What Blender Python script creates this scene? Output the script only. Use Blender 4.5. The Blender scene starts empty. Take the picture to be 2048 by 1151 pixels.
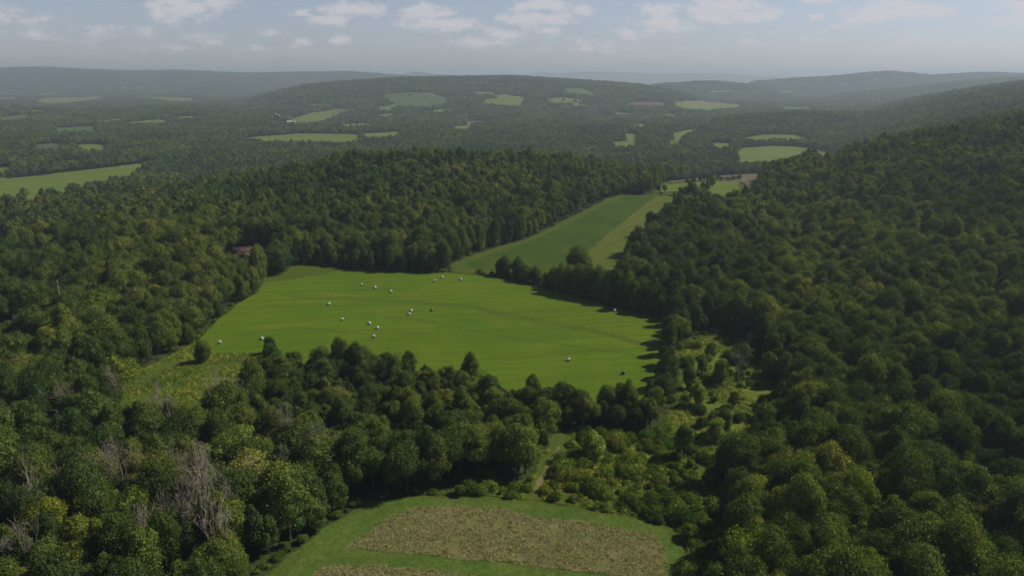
import bpy, math, random
import numpy as np
from mathutils import Vector

# ------------------------------------------------------------------ camera, sky, sun, exposure
scene = bpy.context.scene
COL = scene.collection
F = 1462.0                      # focal length in pixels of the 2048 px wide photograph
CX, CY = 1024.0, 575.5
PITCH = math.atan((CY - 152.0) / F)
CP, SP = math.cos(PITCH), math.sin(PITCH)
CAMZ = 90.0

cam_data = bpy.data.cameras.new('camera')
cam = bpy.data.objects.new('camera', cam_data)
COL.objects.link(cam)
cam.location = (0, 0, CAMZ)
cam.rotation_euler = (math.pi / 2 - PITCH, 0, 0)
cam_data.sensor_width = 36
cam_data.lens = 36 * F / 2048
cam_data.clip_start = 1.0
cam_data.clip_end = 80000
scene.camera = cam

SUN_AZ = math.radians(74)       # clockwise from straight ahead (+Y)
SUN_EL = math.radians(44)
sun_dir = Vector((math.sin(SUN_AZ) * math.cos(SUN_EL), math.cos(SUN_AZ) * math.cos(SUN_EL), math.sin(SUN_EL)))
sd = bpy.data.lights.new('sun', 'SUN')
sd.energy = 5.0
sd.angle = math.radians(0.5)
sd.color = (1.0, 0.94, 0.84)
so = bpy.data.objects.new('sun', sd)
COL.objects.link(so)
so.rotation_euler = (-sun_dir).to_track_quat('-Z', 'Y').to_euler()
so.location = (300, 300, 600)

scene.view_settings.view_transform = 'Standard'
scene.view_settings.look = 'None'
scene.view_settings.gamma = 1
scene.view_settings.exposure = -0.25
scene.view_settings.use_curve_mapping = False
scene.cycles.max_bounces = 6
scene.cycles.diffuse_bounces = 2
scene.cycles.transmission_bounces = 4
scene.cycles.transparent_max_bounces = 8
scene.cycles.volume_bounces = 0
scene.cycles.use_adaptive_sampling = True
scene.cycles.adaptive_threshold = 0.02

SKY_STRENGTH = 0.097
CLOUDS = [  # azimuth px, row px, half width px, half height px, brightness (in pixels of the photograph, turned into angles)
    (430, 14, 62, 22, .9), (490, 6, 40, 12, .9), (410, 36, 40, 12, .7), (105, 30, 40, 14, .6), (30, 50, 16, 8, .5),
    (165, 40, 40, 10, .5), (690, 40, 48, 10, .8), (735, 18, 60, 13, 1.), (640, 26, 22, 9, .8), (865, 25, 55, 13, 1.),
    (900, 50, 75, 12, 1.), (585, 64, 24, 6, .7), (645, 82, 20, 7, .75), (710, 82, 36, 8, .45), (357, 63, 24, 8, .6),
    (1010, 70, 46, 14, .8), (960, 84, 70, 11, .65), (1085, 12, 70, 12, .9), (1070, 38, 70, 14, .95), (1090, 62, 22, 9, .75),
    (1290, 22, 40, 16, .9), (1300, 50, 55, 16, .9), (1410, 14, 80, 15, 1.), (1390, 34, 60, 13, .95), (1480, 28, 34, 14, .9), (1448, 33, 60, 9, .9),
    (1578, 36, 22, 6, 1.), (1720, 12, 60, 13, .95), (1690, 28, 80, 14, .95), (1780, 22, 50, 14, .9), (1610, 54, 18, 6, .7), (1650, 51, 16, 4, .5),
    (1960, 12, 60, 14, .9), (1965, 43, 80, 11, .8), (1580, 3, 40, 6, .8), (1180, 95, 90, 12, .4), (1490, 62, 30, 5, .45), (1470, 87, 36, 6, .45),
    (280, 62, 45, 10, .4), (150, 70, 50, 8, .4), (470, 80, 36, 12, .5), (1750, 76, 20, 8, .3), (1835, 88, 34, 8, .3), (1740, 87, 20, 5, .3),
    (230, 82, 40, 6, .3), (385, 95, 80, 6, .25), (1570, 80, 16, 5, .35), (560, 98, 60, 5, .25), (1240, 70, 30, 12, .5), (1150, 20, 22, 14, .6)]

world = bpy.data.worlds.new('World')
scene.world = world
world.use_nodes = True
wt = world.node_tree
wt.nodes.clear()
def N(tree, typ, **kw):
    n = tree.nodes.new(typ)
    for k, v in kw.items():
        setattr(n, k, v)
    return n
def L(tree, a, b):
    tree.links.new(a, b)
sky = N(wt, 'ShaderNodeTexSky', sky_type='NISHITA')
sky.sun_disc = False
sky.sun_elevation = SUN_EL
sky.sun_rotation = SUN_AZ
sky.altitude = 200
sky.air_density = 1.0
sky.dust_density = 0.5
sky.ozone_density = 1.2
geo = N(wt, 'ShaderNodeNewGeometry')
neg = N(wt, 'ShaderNodeVectorMath', operation='SCALE'); neg.inputs[3].default_value = -1
tc = N(wt, 'ShaderNodeTexCoord')
sep = N(wt, 'ShaderNodeSeparateXYZ'); L(wt, tc.outputs['Generated'], sep.inputs[0])
def M(tree, op, a=None, b=None, c=None, clamp=False):
    n = tree.nodes.new('ShaderNodeMath'); n.operation = op; n.use_clamp = clamp
    for i, v in enumerate((a, b, c)):
        if v is None: continue
        if isinstance(v, (int, float)): n.inputs[i].default_value = v
        else: tree.links.new(v, n.inputs[i])
    return n.outputs[0]
ymax = M(wt, 'MAXIMUM', sep.outputs['Y'], 0.05)
az = M(wt, 'DIVIDE', sep.outputs['X'], ymax)
el = M(wt, 'DIVIDE', sep.outputs['Z'], ymax)
comb = N(wt, 'ShaderNodeCombineXYZ'); L(wt, az, comb.inputs[0]); L(wt, el, comb.inputs[1])
nz = N(wt, 'ShaderNodeTexNoise'); nz.inputs['Scale'].default_value = 1.0; nz.inputs['Detail'].default_value = 6
nz.inputs['Roughness'].default_value = 0.62
mp = N(wt, 'ShaderNodeVectorMath', operation='MULTIPLY'); L(wt, comb.outputs[0], mp.inputs[0]); mp.inputs[1].default_value = (38, 95, 1)
L(wt, mp.outputs[0], nz.inputs['Vector'])
acc = None
for (px, row, hw, hh, br) in CLOUDS:
    a0 = (px - CX) / F / CP
    e0 = math.tan(math.atan((CY - row) / F) - PITCH)
    n = N(wt, 'ShaderNodeVectorMath', operation='MULTIPLY_ADD')
    sx, sy = F * CP / hw / 1.25, F / hh / 1.25 * 0.92
    L(wt, comb.outputs[0], n.inputs[0]); n.inputs[1].default_value = (sx, sy, 0); n.inputs[2].default_value = (-a0 * sx, -e0 * sy, 0)
    ln = N(wt, 'ShaderNodeVectorMath', operation='LENGTH'); L(wt, n.outputs[0], ln.inputs[0])
    v = M(wt, 'MULTIPLY_ADD', ln.outputs['Value'], -br, br)
    acc = v if acc is None else M(wt, 'MAXIMUM', acc, v)
nzc = M(wt, 'MULTIPLY_ADD', nz.outputs['Fac'], 2.6, -1.36)
dens = M(wt, 'ADD', M(wt, 'MULTIPLY', acc, 1.15), nzc)
mr = N(wt, 'ShaderNodeMapRange', interpolation_type='SMOOTHSTEP'); L(wt, dens, mr.inputs[0])
mr.inputs[1].default_value = -0.12; mr.inputs[2].default_value = 0.75; mr.inputs[3].default_value = 0; mr.inputs[4].default_value = 1
# thin veil of far cloud
nz2 = N(wt, 'ShaderNodeTexNoise'); nz2.inputs['Scale'].default_value = 1.0; nz2.inputs['Detail'].default_value = 4
mp2 = N(wt, 'ShaderNodeVectorMath', operation='MULTIPLY'); L(wt, comb.outputs[0], mp2.inputs[0]); mp2.inputs[1].default_value = (9, 60, 1)
L(wt, mp2.outputs[0], nz2.inputs['Vector'])
veil = M(wt, 'MULTIPLY', M(wt, 'MULTIPLY_ADD', nz2.outputs['Fac'], 2.0, -0.85, clamp=True), 0.16)
frontm = M(wt, 'GREATER_THAN', sep.outputs['Y'], 0.06)
cov = M(wt, 'MULTIPLY', M(wt, 'MAXIMUM', M(wt, 'MULTIPLY', mr.outputs[0], 0.68), veil), frontm)
hsv = N(wt, 'ShaderNodeHueSaturation'); hsv.inputs['Saturation'].default_value = 0.85; hsv.inputs['Value'].default_value = 1.0
tnt = N(wt, 'ShaderNodeMix', data_type='RGBA', blend_type='MULTIPLY'); tnt.inputs[0].default_value = 1
L(wt, sky.outputs[0], tnt.inputs[6])
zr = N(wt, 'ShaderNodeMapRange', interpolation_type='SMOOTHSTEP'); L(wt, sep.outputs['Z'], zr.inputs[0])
zr.inputs[1].default_value = 0.06; zr.inputs[2].default_value = 0.6; zr.inputs[3].default_value = 1.0; zr.inputs[4].default_value = 0.36   # low sky kept, unseen sky overhead dimmed to deepen the shadows
hz = N(wt, 'ShaderNodeMapRange'); L(wt, sep.outputs['Z'], hz.inputs[0]); hz.inputs[1].default_value = 0.0; hz.inputs[2].default_value = 0.10
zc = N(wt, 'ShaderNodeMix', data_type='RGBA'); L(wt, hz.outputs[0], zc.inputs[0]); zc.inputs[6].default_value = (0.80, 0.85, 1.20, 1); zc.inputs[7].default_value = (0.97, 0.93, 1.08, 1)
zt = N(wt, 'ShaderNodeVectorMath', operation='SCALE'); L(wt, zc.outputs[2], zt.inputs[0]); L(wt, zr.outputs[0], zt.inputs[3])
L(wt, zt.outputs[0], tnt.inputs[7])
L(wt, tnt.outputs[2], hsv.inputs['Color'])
cmix = N(wt, 'ShaderNodeMix', data_type='RGBA')
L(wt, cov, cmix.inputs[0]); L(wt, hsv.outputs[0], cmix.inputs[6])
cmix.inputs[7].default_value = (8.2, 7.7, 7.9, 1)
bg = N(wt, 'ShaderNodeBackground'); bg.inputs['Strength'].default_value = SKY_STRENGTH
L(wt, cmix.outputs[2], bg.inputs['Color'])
wo = N(wt, 'ShaderNodeOutputWorld'); L(wt, bg.outputs[0], wo.inputs['Surface'])
world.cycles.sampling_method = 'MANUAL'
world.cycles.sample_map_resolution = 512

rng = np.random.default_rng(7)

# ------------------------------------------------------------------ terrain function
def smooth(t):
    t = np.clip(t, 0, 1)
    return t * t * (3 - 2 * t)
def vnoise(x, y, seed=0):
    xi, yi = np.floor(x), np.floor(y)
    fx, fy = x - xi, y - yi
    fx, fy = fx * fx * (3 - 2 * fx), fy * fy * (3 - 2 * fy)
    def h(a, b):
        v = np.sin(a * 127.1 + b * 311.7 + seed * 74.7) * 43758.5453
        return v - np.floor(v)
    return (h(xi, yi) * (1 - fx) + h(xi + 1, yi) * fx) * (1 - fy) + (h(xi, yi + 1) * (1 - fx) + h(xi + 1, yi + 1) * fx) * fy - 0.5
def depr(row):
    return PITCH - math.atan((CY - row) / F)
def crest(profile, D, tree):
    xs = [p[0] for p in profile]
    zs = [CAMZ - D * math.tan(depr(p[1])) - tree for p in profile]
    return xs, zs
RIDGES = []   # (forward distance, profile, front width, back width, tree height)
def ridge(D, wf, wb, prof, tree=13):
    xs, zs = crest(prof, D, tree)
    RIDGES.append((D, wf, wb, xs, zs))
ridge(1900, 500, 500, [(1250, 262), (1350, 246), (1450, 231), (1520, 224), (1600, 222), (1700, 226), (1790, 250)])
ridge(2500, 700, 500, [(-300, 214), (0, 212), (100, 214), (250, 222), (350, 214), (470, 214), (560, 232), (640, 260)])
ridge(3600, 1500, 900, [(300, 262), (400, 245), (480, 213), (560, 188), (640, 168), (720, 160), (820, 153), (950, 151), (1020, 150),
                        (1080, 154), (1160, 159), (1260, 167), (1330, 180), (1420, 210), (1480, 235)])
ridge(4300, 1300, 800, [(1480, 230), (1560, 203), (1650, 184), (1750, 174), (1850, 162), (1930, 154), (2000, 153), (2060, 156), (2300, 150)])
ridge(4900, 900, 900, [(1100, 200), (1240, 178), (1300, 166), (1370, 161), (1420, 162), (1470, 170), (1560, 190), (1650, 215)])
ridge(5800, 1000, 1000, [(1380, 200), (1440, 174), (1480, 161), (1560, 154), (1620, 151), (1680, 144), (1720, 141), (1760, 145), (1800, 149),
                         (1850, 146), (1900, 143), (1960, 146), (2000, 144), (2048, 141), (2300, 140)])
ridge(7600, 2600, 1500, [(-400, 146), (-150, 142), (0, 138), (60, 137), (160, 134), (240, 139), (330, 142), (420, 141), (520, 146), (640, 144),
                         (720, 143), (800, 149), (860, 158), (1000, 185)], 8)
ridge(10500, 1200, 1200, [(740, 175), (780, 157), (820, 148), (850, 143), (880, 148), (930, 151), (980, 153), (1040, 162), (1100, 175)], 0)
ridge(14500, 1500, 1500, [(940, 175), (1000, 156), (1060, 147), (1080, 144), (1110, 147), (1160, 143), (1220, 144), (1280, 147), (1350, 146),
                          (1440, 148), (1500, 154), (1580, 160), (1700, 175)], 0)
ridge(21000, 2000, 2000, [(1200, 158), (1300, 153), (1440, 150), (1540, 149), (1560, 152), (1650, 158), (1800, 160)], 0)

def terrain(x, y):
    x = np.asarray(x, float); y = np.asarray(y, float)
    z = -36 * smooth((y - 585) / 380) - 14 * smooth((y - 2500) / 4000)
    z = z - 20 * smooth((-x - 110) / 220) * smooth((y - 270) / 300) * (1 - smooth((y - 660) / 480))
    # wooded hill in the middle
    xe = -30 + (y - 350) * 0.50
    hx = smooth((xe - x) / 150) * np.where(x < -60, np.exp(-((x + 60) / 210.0) ** 2), 1.0)
    hy = smooth((y - 322) / 330) * (1 - smooth((y - 640) / 420))
    z = z + 15 * hx * hy
    # long slope on the right
    xf = 96 + 0.12 * y + 0.385 * np.maximum(0, y - 620) + 30 * smooth((y - 900) / 300)
    d = x - xf
    r = np.where(d > 0, d, 0)
    sl = (0.19 + 0.16 * smooth((y - 420) / 600)) * (np.sqrt(r * r + 900) - 30)
    sl = 160 * (1 - np.exp(-sl / 160))
    z = z + sl * (1 - smooth((y - 2300) / 1500))
    # undulation
    amp = smooth((y - 500) / 900)
    z = z + amp * (10 * vnoise(x / 330 + 5, y / 420) + 5 * vnoise(x / 140, y / 170, 3))
    z = z + 1.1 * vnoise(x / 60, y / 60, 5) * smooth((y - 40) / 200)
    big = smooth((y - 3500) / 4000)
    z = z + big * (34 * vnoise(x / 900, y / 1200, 8) + 16 * vnoise(x / 380, y / 500, 9))
    yy = np.maximum(y, 200)
    px = CX + F * CP * x / yy
    for (D, wf, wb, xs, zs) in RIDGES:
        c = np.interp(px, xs, zs, left=zs[0], right=zs[-1])
        bend = 0.10 * D * vnoise(px / 260.0, px * 0 + D / 1000.0, 11)
        t = y - D - bend * 0
        w = np.where(t < 0, smooth(1 + t / wf), smooth(1 - t / wb))
        spur = 1 - 0.22 * w * (1 - w) * 4 * (0.5 + vnoise(px / 70.0, y / 600, D % 13)) * (D > 3000)
        zz = z * (1 - w) + c * w
        lift = np.maximum(zz * spur + (1 - spur) * z, z)
        edge = smooth((px - xs[0]) / 60.0 + 1) * smooth((xs[-1] - px) / 60.0 + 1)
        z = np.where(y > 300, z + (lift - z) * edge, z)
    return z
def terr(x, y):
    return float(terrain(np.array([x]), np.array([y]))[0])
def project(x, y, z):
    dz = z - CAMZ
    dep = y * CP - dz * SP
    return CX + F * x / dep, CY - F * (y * SP + dz * CP) / dep, dep
def at(px, row, h=0.0):
    """ground point (raised by h) seen at that pixel of the photograph"""
    dx, du = (px - CX) / F, (CY - row) / F
    d = np.array([dx, CP + du * SP, -SP + du * CP])
    d /= d[1]
    ys = np.geomspace(40, 26000, 6000)
    zr = CAMZ + d[2] * ys
    zt = terrain(d[0] * ys, ys) + h
    hit = np.nonzero(zr < zt)[0]
    i = hit[0] if len(hit) else len(ys) - 1
    if i == 0: return (d[0] * ys[0], ys[0])
    a = (zr[i - 1] - zt[i - 1]); b = (zr[i] - zt[i])
    t = a / (a - b) if a != b else 0
    y = ys[i - 1] + t * (ys[i] - ys[i - 1])
    return (d[0] * y, y)
def poly(pts, th=10.0):
    """pts: (px,row) or (px,row,'n') where the edge is seen over tree tops of height th"""
    return np.array([at(p[0], p[1], (th if p[2] == 'n' else p[2]) if len(p) > 2 else 0.0) for p in pts])
def inside(P, x, y):
    x = np.asarray(x); y = np.asarray(y)
    r = np.zeros(x.shape, bool)
    n = len(P)
    for i in range(n):
        x1, y1 = P[i]; x2, y2 = P[(i + 1) % n]
        if y1 == y2: continue
        c = ((y1 > y) != (y2 > y)) & (x < (x2 - x1) * (y - y1) / (y2 - y1) + x1)
        r ^= c
    return r

# ------------------------------------------------------------------ materials
def new_mat(name):
    m = bpy.data.materials.new(name); m.use_nodes = True
    m.node_tree.nodes.clear()
    return m, m.node_tree
def noise(t, scale, detail=3, vec=None, rough=0.5):
    n = N(t, 'ShaderNodeTexNoise'); n.inputs['Scale'].default_value = scale; n.inputs['Detail'].default_value = detail
    n.inputs['Roughness'].default_value = rough
    if vec is not None: L(t, vec, n.inputs['Vector'])
    return n.outputs['Fac']
def ramp(t, fac, stops):
    r = N(t, 'ShaderNodeValToRGB'); L(t, fac, r.inputs[0])
    e = r.color_ramp.elements
    while len(e) < len(stops): e.new(0.5)
    for i, (p, c) in enumerate(stops):
        e[i].position = p; e[i].color = (*c, 1)
    return r.outputs[0]
def mixc(t, fac, a, b, blend='MIX'):
    n = N(t, 'ShaderNodeMix', data_type='RGBA', blend_type=blend)
    if isinstance(fac, (int, float)): n.inputs[0].default_value = fac
    else: L(t, fac, n.inputs[0])
    for i, v in ((6, a), (7, b)):
        if isinstance(v, tuple): n.inputs[i].default_value = (*v, 1)
        else: L(t, v, n.inputs[i])
    return n.outputs[2]
def wpos(t, scale=(1, 1, 1), rotz=0):
    g = N(t, 'ShaderNodeNewGeometry')
    m = N(t, 'ShaderNodeMapping'); m.inputs['Scale'].default_value = scale; m.inputs['Rotation'].default_value = (0, 0, rotz)
    L(t, g.outputs['Position'], m.inputs['Vector'])
    return m.outputs[0]
def finish(t, col, rough=0.9, bump=None, bs=0.5, bd=0.1, spec=0.15):
    b = N(t, 'ShaderNodeBsdfPrincipled'); b.inputs['Roughness'].default_value = rough
    b.inputs['Specular IOR Level'].default_value = spec
    if isinstance(col, tuple): b.inputs['Base Color'].default_value = (*col, 1)
    else: L(t, col, b.inputs['Base Color'])
    if bump is not None:
        bn = N(t, 'ShaderNodeBump'); bn.inputs['Strength'].default_value = bs; bn.inputs['Distance'].default_value = bd
        L(t, bump, bn.inputs['Height']); L(t, bn.outputs[0], b.inputs['Normal'])
    o = N(t, 'ShaderNodeOutputMaterial'); L(t, b.outputs[0], o.inputs['Surface'])
def foliage_mat(name, stops, trans=0.28, region=True):
    m, t = new_mat(name)
    oi = N(t, 'ShaderNodeObjectInfo')
    c = ramp(t, oi.outputs['Random'], stops)
    p = wpos(t)
    if region:
        big = noise(t, 0.006, 3, p)
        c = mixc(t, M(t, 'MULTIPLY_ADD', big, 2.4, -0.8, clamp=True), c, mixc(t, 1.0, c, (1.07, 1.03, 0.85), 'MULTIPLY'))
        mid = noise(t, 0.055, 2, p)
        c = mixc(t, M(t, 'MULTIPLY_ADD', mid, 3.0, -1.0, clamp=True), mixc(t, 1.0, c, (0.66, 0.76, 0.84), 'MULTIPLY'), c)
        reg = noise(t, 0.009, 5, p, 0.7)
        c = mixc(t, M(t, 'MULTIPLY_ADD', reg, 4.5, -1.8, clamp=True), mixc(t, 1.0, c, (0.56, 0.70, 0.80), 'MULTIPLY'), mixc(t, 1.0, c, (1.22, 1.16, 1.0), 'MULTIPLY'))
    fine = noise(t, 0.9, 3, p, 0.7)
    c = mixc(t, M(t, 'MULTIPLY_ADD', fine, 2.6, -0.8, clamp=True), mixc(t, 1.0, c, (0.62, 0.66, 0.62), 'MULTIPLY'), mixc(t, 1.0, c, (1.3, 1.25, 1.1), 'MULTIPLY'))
    c = mixc(t, 1.0, c, oi.outputs['Color'], 'MULTIPLY')
    at_ = N(t, 'ShaderNodeAttribute', attribute_name='tone')
    cb = N(t, 'ShaderNodeCombineColor'); [L(t, at_.outputs['Fac'], cb.inputs[q]) for q in range(3)]
    c = mixc(t, 1.0, c, cb.outputs[0], 'MULTIPLY')
    d = N(t, 'ShaderNodeBsdfDiffuse'); L(t, c, d.inputs['Color'])
    tr = N(t, 'ShaderNodeBsdfTranslucent'); L(t, mixc(t, 1.0, c, (1.15, 1.3, 0.55), 'MULTIPLY'), tr.inputs['Color'])
    mx = N(t, 'ShaderNodeMixShader'); mx.inputs[0].default_value = trans
    L(t, d.outputs[0], mx.inputs[1]); L(t, tr.outputs[0], mx.inputs[2])
    o = N(t, 'ShaderNodeOutputMaterial'); L(t, mx.outputs[0], o.inputs['Surface'])
    return m
MAT = {}
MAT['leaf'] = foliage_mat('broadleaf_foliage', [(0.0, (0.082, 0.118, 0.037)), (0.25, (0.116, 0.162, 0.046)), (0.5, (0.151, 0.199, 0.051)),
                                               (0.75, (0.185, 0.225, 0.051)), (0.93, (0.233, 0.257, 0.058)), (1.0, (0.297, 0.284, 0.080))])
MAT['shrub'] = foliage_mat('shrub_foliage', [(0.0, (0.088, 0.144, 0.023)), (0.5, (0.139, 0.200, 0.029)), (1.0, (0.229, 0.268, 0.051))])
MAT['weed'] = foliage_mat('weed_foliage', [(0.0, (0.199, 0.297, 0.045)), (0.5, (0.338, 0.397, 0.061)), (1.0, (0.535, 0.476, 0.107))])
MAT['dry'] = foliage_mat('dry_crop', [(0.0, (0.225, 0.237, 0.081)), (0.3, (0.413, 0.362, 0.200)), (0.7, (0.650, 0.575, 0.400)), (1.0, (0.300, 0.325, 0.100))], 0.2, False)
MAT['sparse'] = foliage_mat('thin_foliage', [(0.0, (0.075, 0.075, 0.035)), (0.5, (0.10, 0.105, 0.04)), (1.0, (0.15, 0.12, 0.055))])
def bark(name, a, b):
    m, t = new_mat(name)
    finish(t, ramp(t, noise(t, 1.5, 4, wpos(t, (1, 1, 0.3))), [(0.3, a), (0.7, b)]), 0.95)
    return m
MAT['bark'] = bark('bark', (0.05, 0.042, 0.033), (0.11, 0.095, 0.078))
MAT['dead'] = bark('weathered_dead_wood', (0.19, 0.165, 0.12), (0.36, 0.315, 0.235))

def ground_mat():
    m, t = new_mat('woodland_ground')
    p = wpos(t)
    # litter and undergrowth near by, canopy colour in the far woods
    near = ramp(t, noise(t, 0.25, 5, p), [(0.3, (0.030, 0.040, 0.014)), (0.6, (0.055, 0.078, 0.022)), (0.8, (0.075, 0.100, 0.03))])
    p2 = wpos(t, (1, 0.35, 1))
    far = ramp(t, noise(t, 0.012, 8, p2, 0.75), [(0.3, (0.030, 0.048, 0.022)), (0.5, (0.048, 0.072, 0.028)), (0.72, (0.075, 0.100, 0.038))])
    sp = N(t, 'ShaderNodeSeparateXYZ'); L(t, p, sp.inputs[0])
    f = M(t, 'MULTIPLY_ADD', sp.outputs['Y'], 1 / 1500.0, -1.5, clamp=True)
    c = mixc(t, f, near, far)
    finish(t, c, 1.0, noise(t, 0.03, 8, p, 0.7), 0.6, 12.0, 0.0)
    return m
MAT['ground'] = ground_mat()
def field_mat(name, a, b, c=None, stripe=None, angle=0.0, scale=0.03, fine=(0.8, 1.2), stripe_amt=0.25):
    m, t = new_mat(name)
    p = wpos(t)
    col = ramp(t, noise(t, scale, 4, p), [(0.32, a), (0.68, b)])
    if c is not None:
        col = mixc(t, M(t, 'MULTIPLY_ADD', noise(t, scale * 2.7, 5, p, 0.65), 3.0, -1.45, clamp=True), col, c)
    if stripe:
        pr = wpos(t, (1, 1, 1), angle)
        ps = N(t, 'ShaderNodeVectorMath', operation='MULTIPLY'); L(t, pr, ps.inputs[0]); ps.inputs[1].default_value = (1 / stripe, 0.012, 0)
        col = mixc(t, M(t, 'MULTIPLY_ADD', noise(t, 1.0, 3, ps.outputs[0], 0.6), 2.5, -0.75, clamp=True),
                   mixc(t, stripe_amt, col, (0.02, 0.03, 0.01)), col)
    g = noise(t, 1.3, 4, p, 0.75)
    col = mixc(t, M(t, 'MULTIPLY_ADD', g, 2.0, -0.5, clamp=True), mixc(t, 1.0, col, (fine[0],) * 3, 'MULTIPLY'), mixc(t, 1.0, col, (fine[1],) * 3, 'MULTIPLY'))
    finish(t, col, 0.95, g, 0.6, 0.25, 0.05)
    return m
MAT['hay'] = field_mat('mown_hay_grass', (0.083, 0.162, 0.007), (0.115, 0.180, 0.008), (0.145, 0.180, 0.014), stripe=2.6, angle=1.45, stripe_amt=0.34, fine=(0.66, 1.34), scale=0.022)
MAT['fgrass'] = field_mat('foreground_grass', (0.066, 0.122, 0.018), (0.100, 0.151, 0.024), (0.134, 0.155, 0.037), stripe=1.3, angle=1.45, scale=0.09, fine=(0.55, 1.4), stripe_amt=.2)
MAT['gold'] = field_mat('goldenrod_meadow', (0.104, 0.141, 0.018), (0.149, 0.169, 0.027), (0.079, 0.124, 0.016), scale=0.10, fine=(0.5, 1.4))
MAT['margin'] = field_mat('rough_field_margin', (0.063, 0.104, 0.010), (0.084, 0.109, 0.015), (0.101, 0.109, 0.024), scale=0.12, fine=(0.6, 1.3))
MAT['rough'] = field_mat('rough_meadow', (0.064, 0.105, 0.013), (0.095, 0.130, 0.017), (0.112, 0.105, 0.033), scale=0.09, fine=(0.5, 1.35))
MAT['soy'] = field_mat('soybean_rows', (0.045, 0.088, 0.010), (0.061, 0.106, 0.011), (0.086, 0.116, 0.011), stripe=2.2, angle=0.50, stripe_amt=.35)
MAT['stub'] = field_mat('cut_hay_swaths', (0.092, 0.128, 0.016), (0.118, 0.143, 0.021), (0.147, 0.144, 0.032), stripe=2.4, angle=0.50, stripe_amt=0.32)
MAT['crop'] = field_mat('old_crop_ground', (0.140, 0.143, 0.047), (0.187, 0.172, 0.070), (0.101, 0.148, 0.029), stripe=1.2, angle=1.45, scale=0.10, fine=(.55,1.45))
MAT['bright'] = field_mat('bright_far_pasture', (0.104, 0.164, 0.020), (0.137, 0.176, 0.027), (0.164, 0.169, 0.039), stripe=12, angle=1.2, scale=0.01, stripe_amt=0.15)  # bright yellow-green grass colour of the far pastures
MAT['farsoy'] = field_mat('far_crop_green', (0.064, 0.112, 0.034), (0.083, 0.135, 0.038), None, stripe=14, angle=0.9, scale=0.006)
MAT['tan'] = field_mat('harvested_tan_field', (0.140, 0.112, 0.056), (0.177, 0.140, 0.079), None, stripe=8, angle=1.4, scale=0.01)
MAT['red'] = field_mat('bare_red_soil', (0.121, 0.069, 0.051), (0.149, 0.093, 0.065), None, stripe=10, angle=1.4, scale=0.008)
MAT['dirt'] = field_mat('worn_track', (0.16, 0.15, 0.05), (0.20, 0.17, 0.09), (0.14, 0.19, 0.03), scale=0.3)
def plain(name, col, rough=0.7, var=0.15, scale=0.8):
    m, t = new_mat(name)
    a = tuple(v * (1 - var) for v in col); b = tuple(min(1, v * (1 + var)) for v in col)
    finish(t, ramp(t, noise(t, scale, 5, wpos(t)), [(0.3, a), (0.7, b)]), rough)
    return m
MAT['wrap'] = plain('white_bale_wrap', (0.43, 0.44, 0.46), 0.4, 0.06)
MAT['hayroll'] = plain('dried_hay', (0.20, 0.135, 0.085), 0.95, 0.25, 3)
MAT['darkroll'] = plain('dark_weathered_wrap', (0.10, 0.11, 0.12), 0.5, 0.2, 3)
MAT['wall_grey'] = plain('grey_siding', (0.22, 0.225, 0.25))
MAT['wall_white'] = plain('white_siding', (0.72, 0.72, 0.70))
MAT['roof_red'] = plain('red_brown_shingles', (0.085, 0.05, 0.042), 0.9, 0.3, 1.5)
MAT['roof_grey'] = plain('grey_shingles', (0.30, 0.31, 0.33), 0.8, 0.2, 1.5)
MAT['roof_white'] = plain('pale_metal_roof', (0.70, 0.70, 0.70), 0.5)
MAT['trim'] = plain('pale_trim', (0.60, 0.52, 0.45))
MAT['glass'] = plain('dark_window_glass', (0.03, 0.035, 0.045), 0.15)
MAT['silo'] = plain('blue_silo_enamel', (0.05, 0.08, 0.16), 0.3, 0.1)
MAT['concrete'] = plain('pale_concrete', (0.42, 0.41, 0.38))
MAT['tar'] = plain('asphalt', (0.12, 0.12, 0.12))

# ------------------------------------------------------------------ mesh helpers
def mesh_np(name, V, faces_list, mats, midx=None):
    """faces_list: list of int arrays (n,k)"""
    me = bpy.data.meshes.new(name)
    V = np.asarray(V, np.float32)
    me.vertices.add(len(V)); me.vertices.foreach_set('co', V.ravel())
    loops = np.concatenate([f.ravel() for f in faces_list]).astype(np.int32)
    tot = np.concatenate([np.full(len(f), f.shape[1]) for f in faces_list]).astype(np.int32)
    start = np.concatenate([[0], np.cumsum(tot)[:-1]]).astype(np.int32)
    me.loops.add(len(loops)); me.loops.foreach_set('vertex_index', loops)
    me.polygons.add(len(tot)); me.polygons.foreach_set('loop_start', start); me.polygons.foreach_set('loop_total', tot)
    if midx is not None: me.polygons.foreach_set('material_index', np.asarray(midx, np.int32))
    for m in (mats if isinstance(mats, (list, tuple)) else [mats]): me.materials.append(m)
    if any('foliage' in m.name or m.name == 'dry_crop' for m in me.materials):
        a = me.attributes.new('tone', 'FLOAT', 'FACE')
        a.data.foreach_set('value', (0.62 + 0.76 * np.random.default_rng(len(tot)).random(len(tot)) ** 1.3).astype(np.float32))
    me.update(calc_edges=True)
    return me
def join_parts(parts):
    """parts: list of (V, F(n,k), mat index) -> V, [F], midx"""
    Vs, Fs, mi, o = [], [], [], 0
    for V, Fc, k in parts:
        Vs.append(V); Fs.append(Fc + o); mi.append(np.full(len(Fc), k)); o += len(V)
    return np.concatenate(Vs), Fs, np.concatenate(mi)
def obj(name, me, parent=None, loc=None, label=None, cat=None, group=None, kind=None, color=None):
    o = bpy.data.objects.new(name, me)
    COL.objects.link(o)
    if parent: o.parent = parent
    if loc is not None: o.location = loc
    tag(o, label, cat, group, kind)
    if color: o.color = color
    return o
def tag(o, label=None, cat=None, group=None, kind=None):
    if label: o['label'] = label
    if cat: o['category'] = cat
    if group: o['group'] = group
    if kind: o['kind'] = kind
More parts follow.
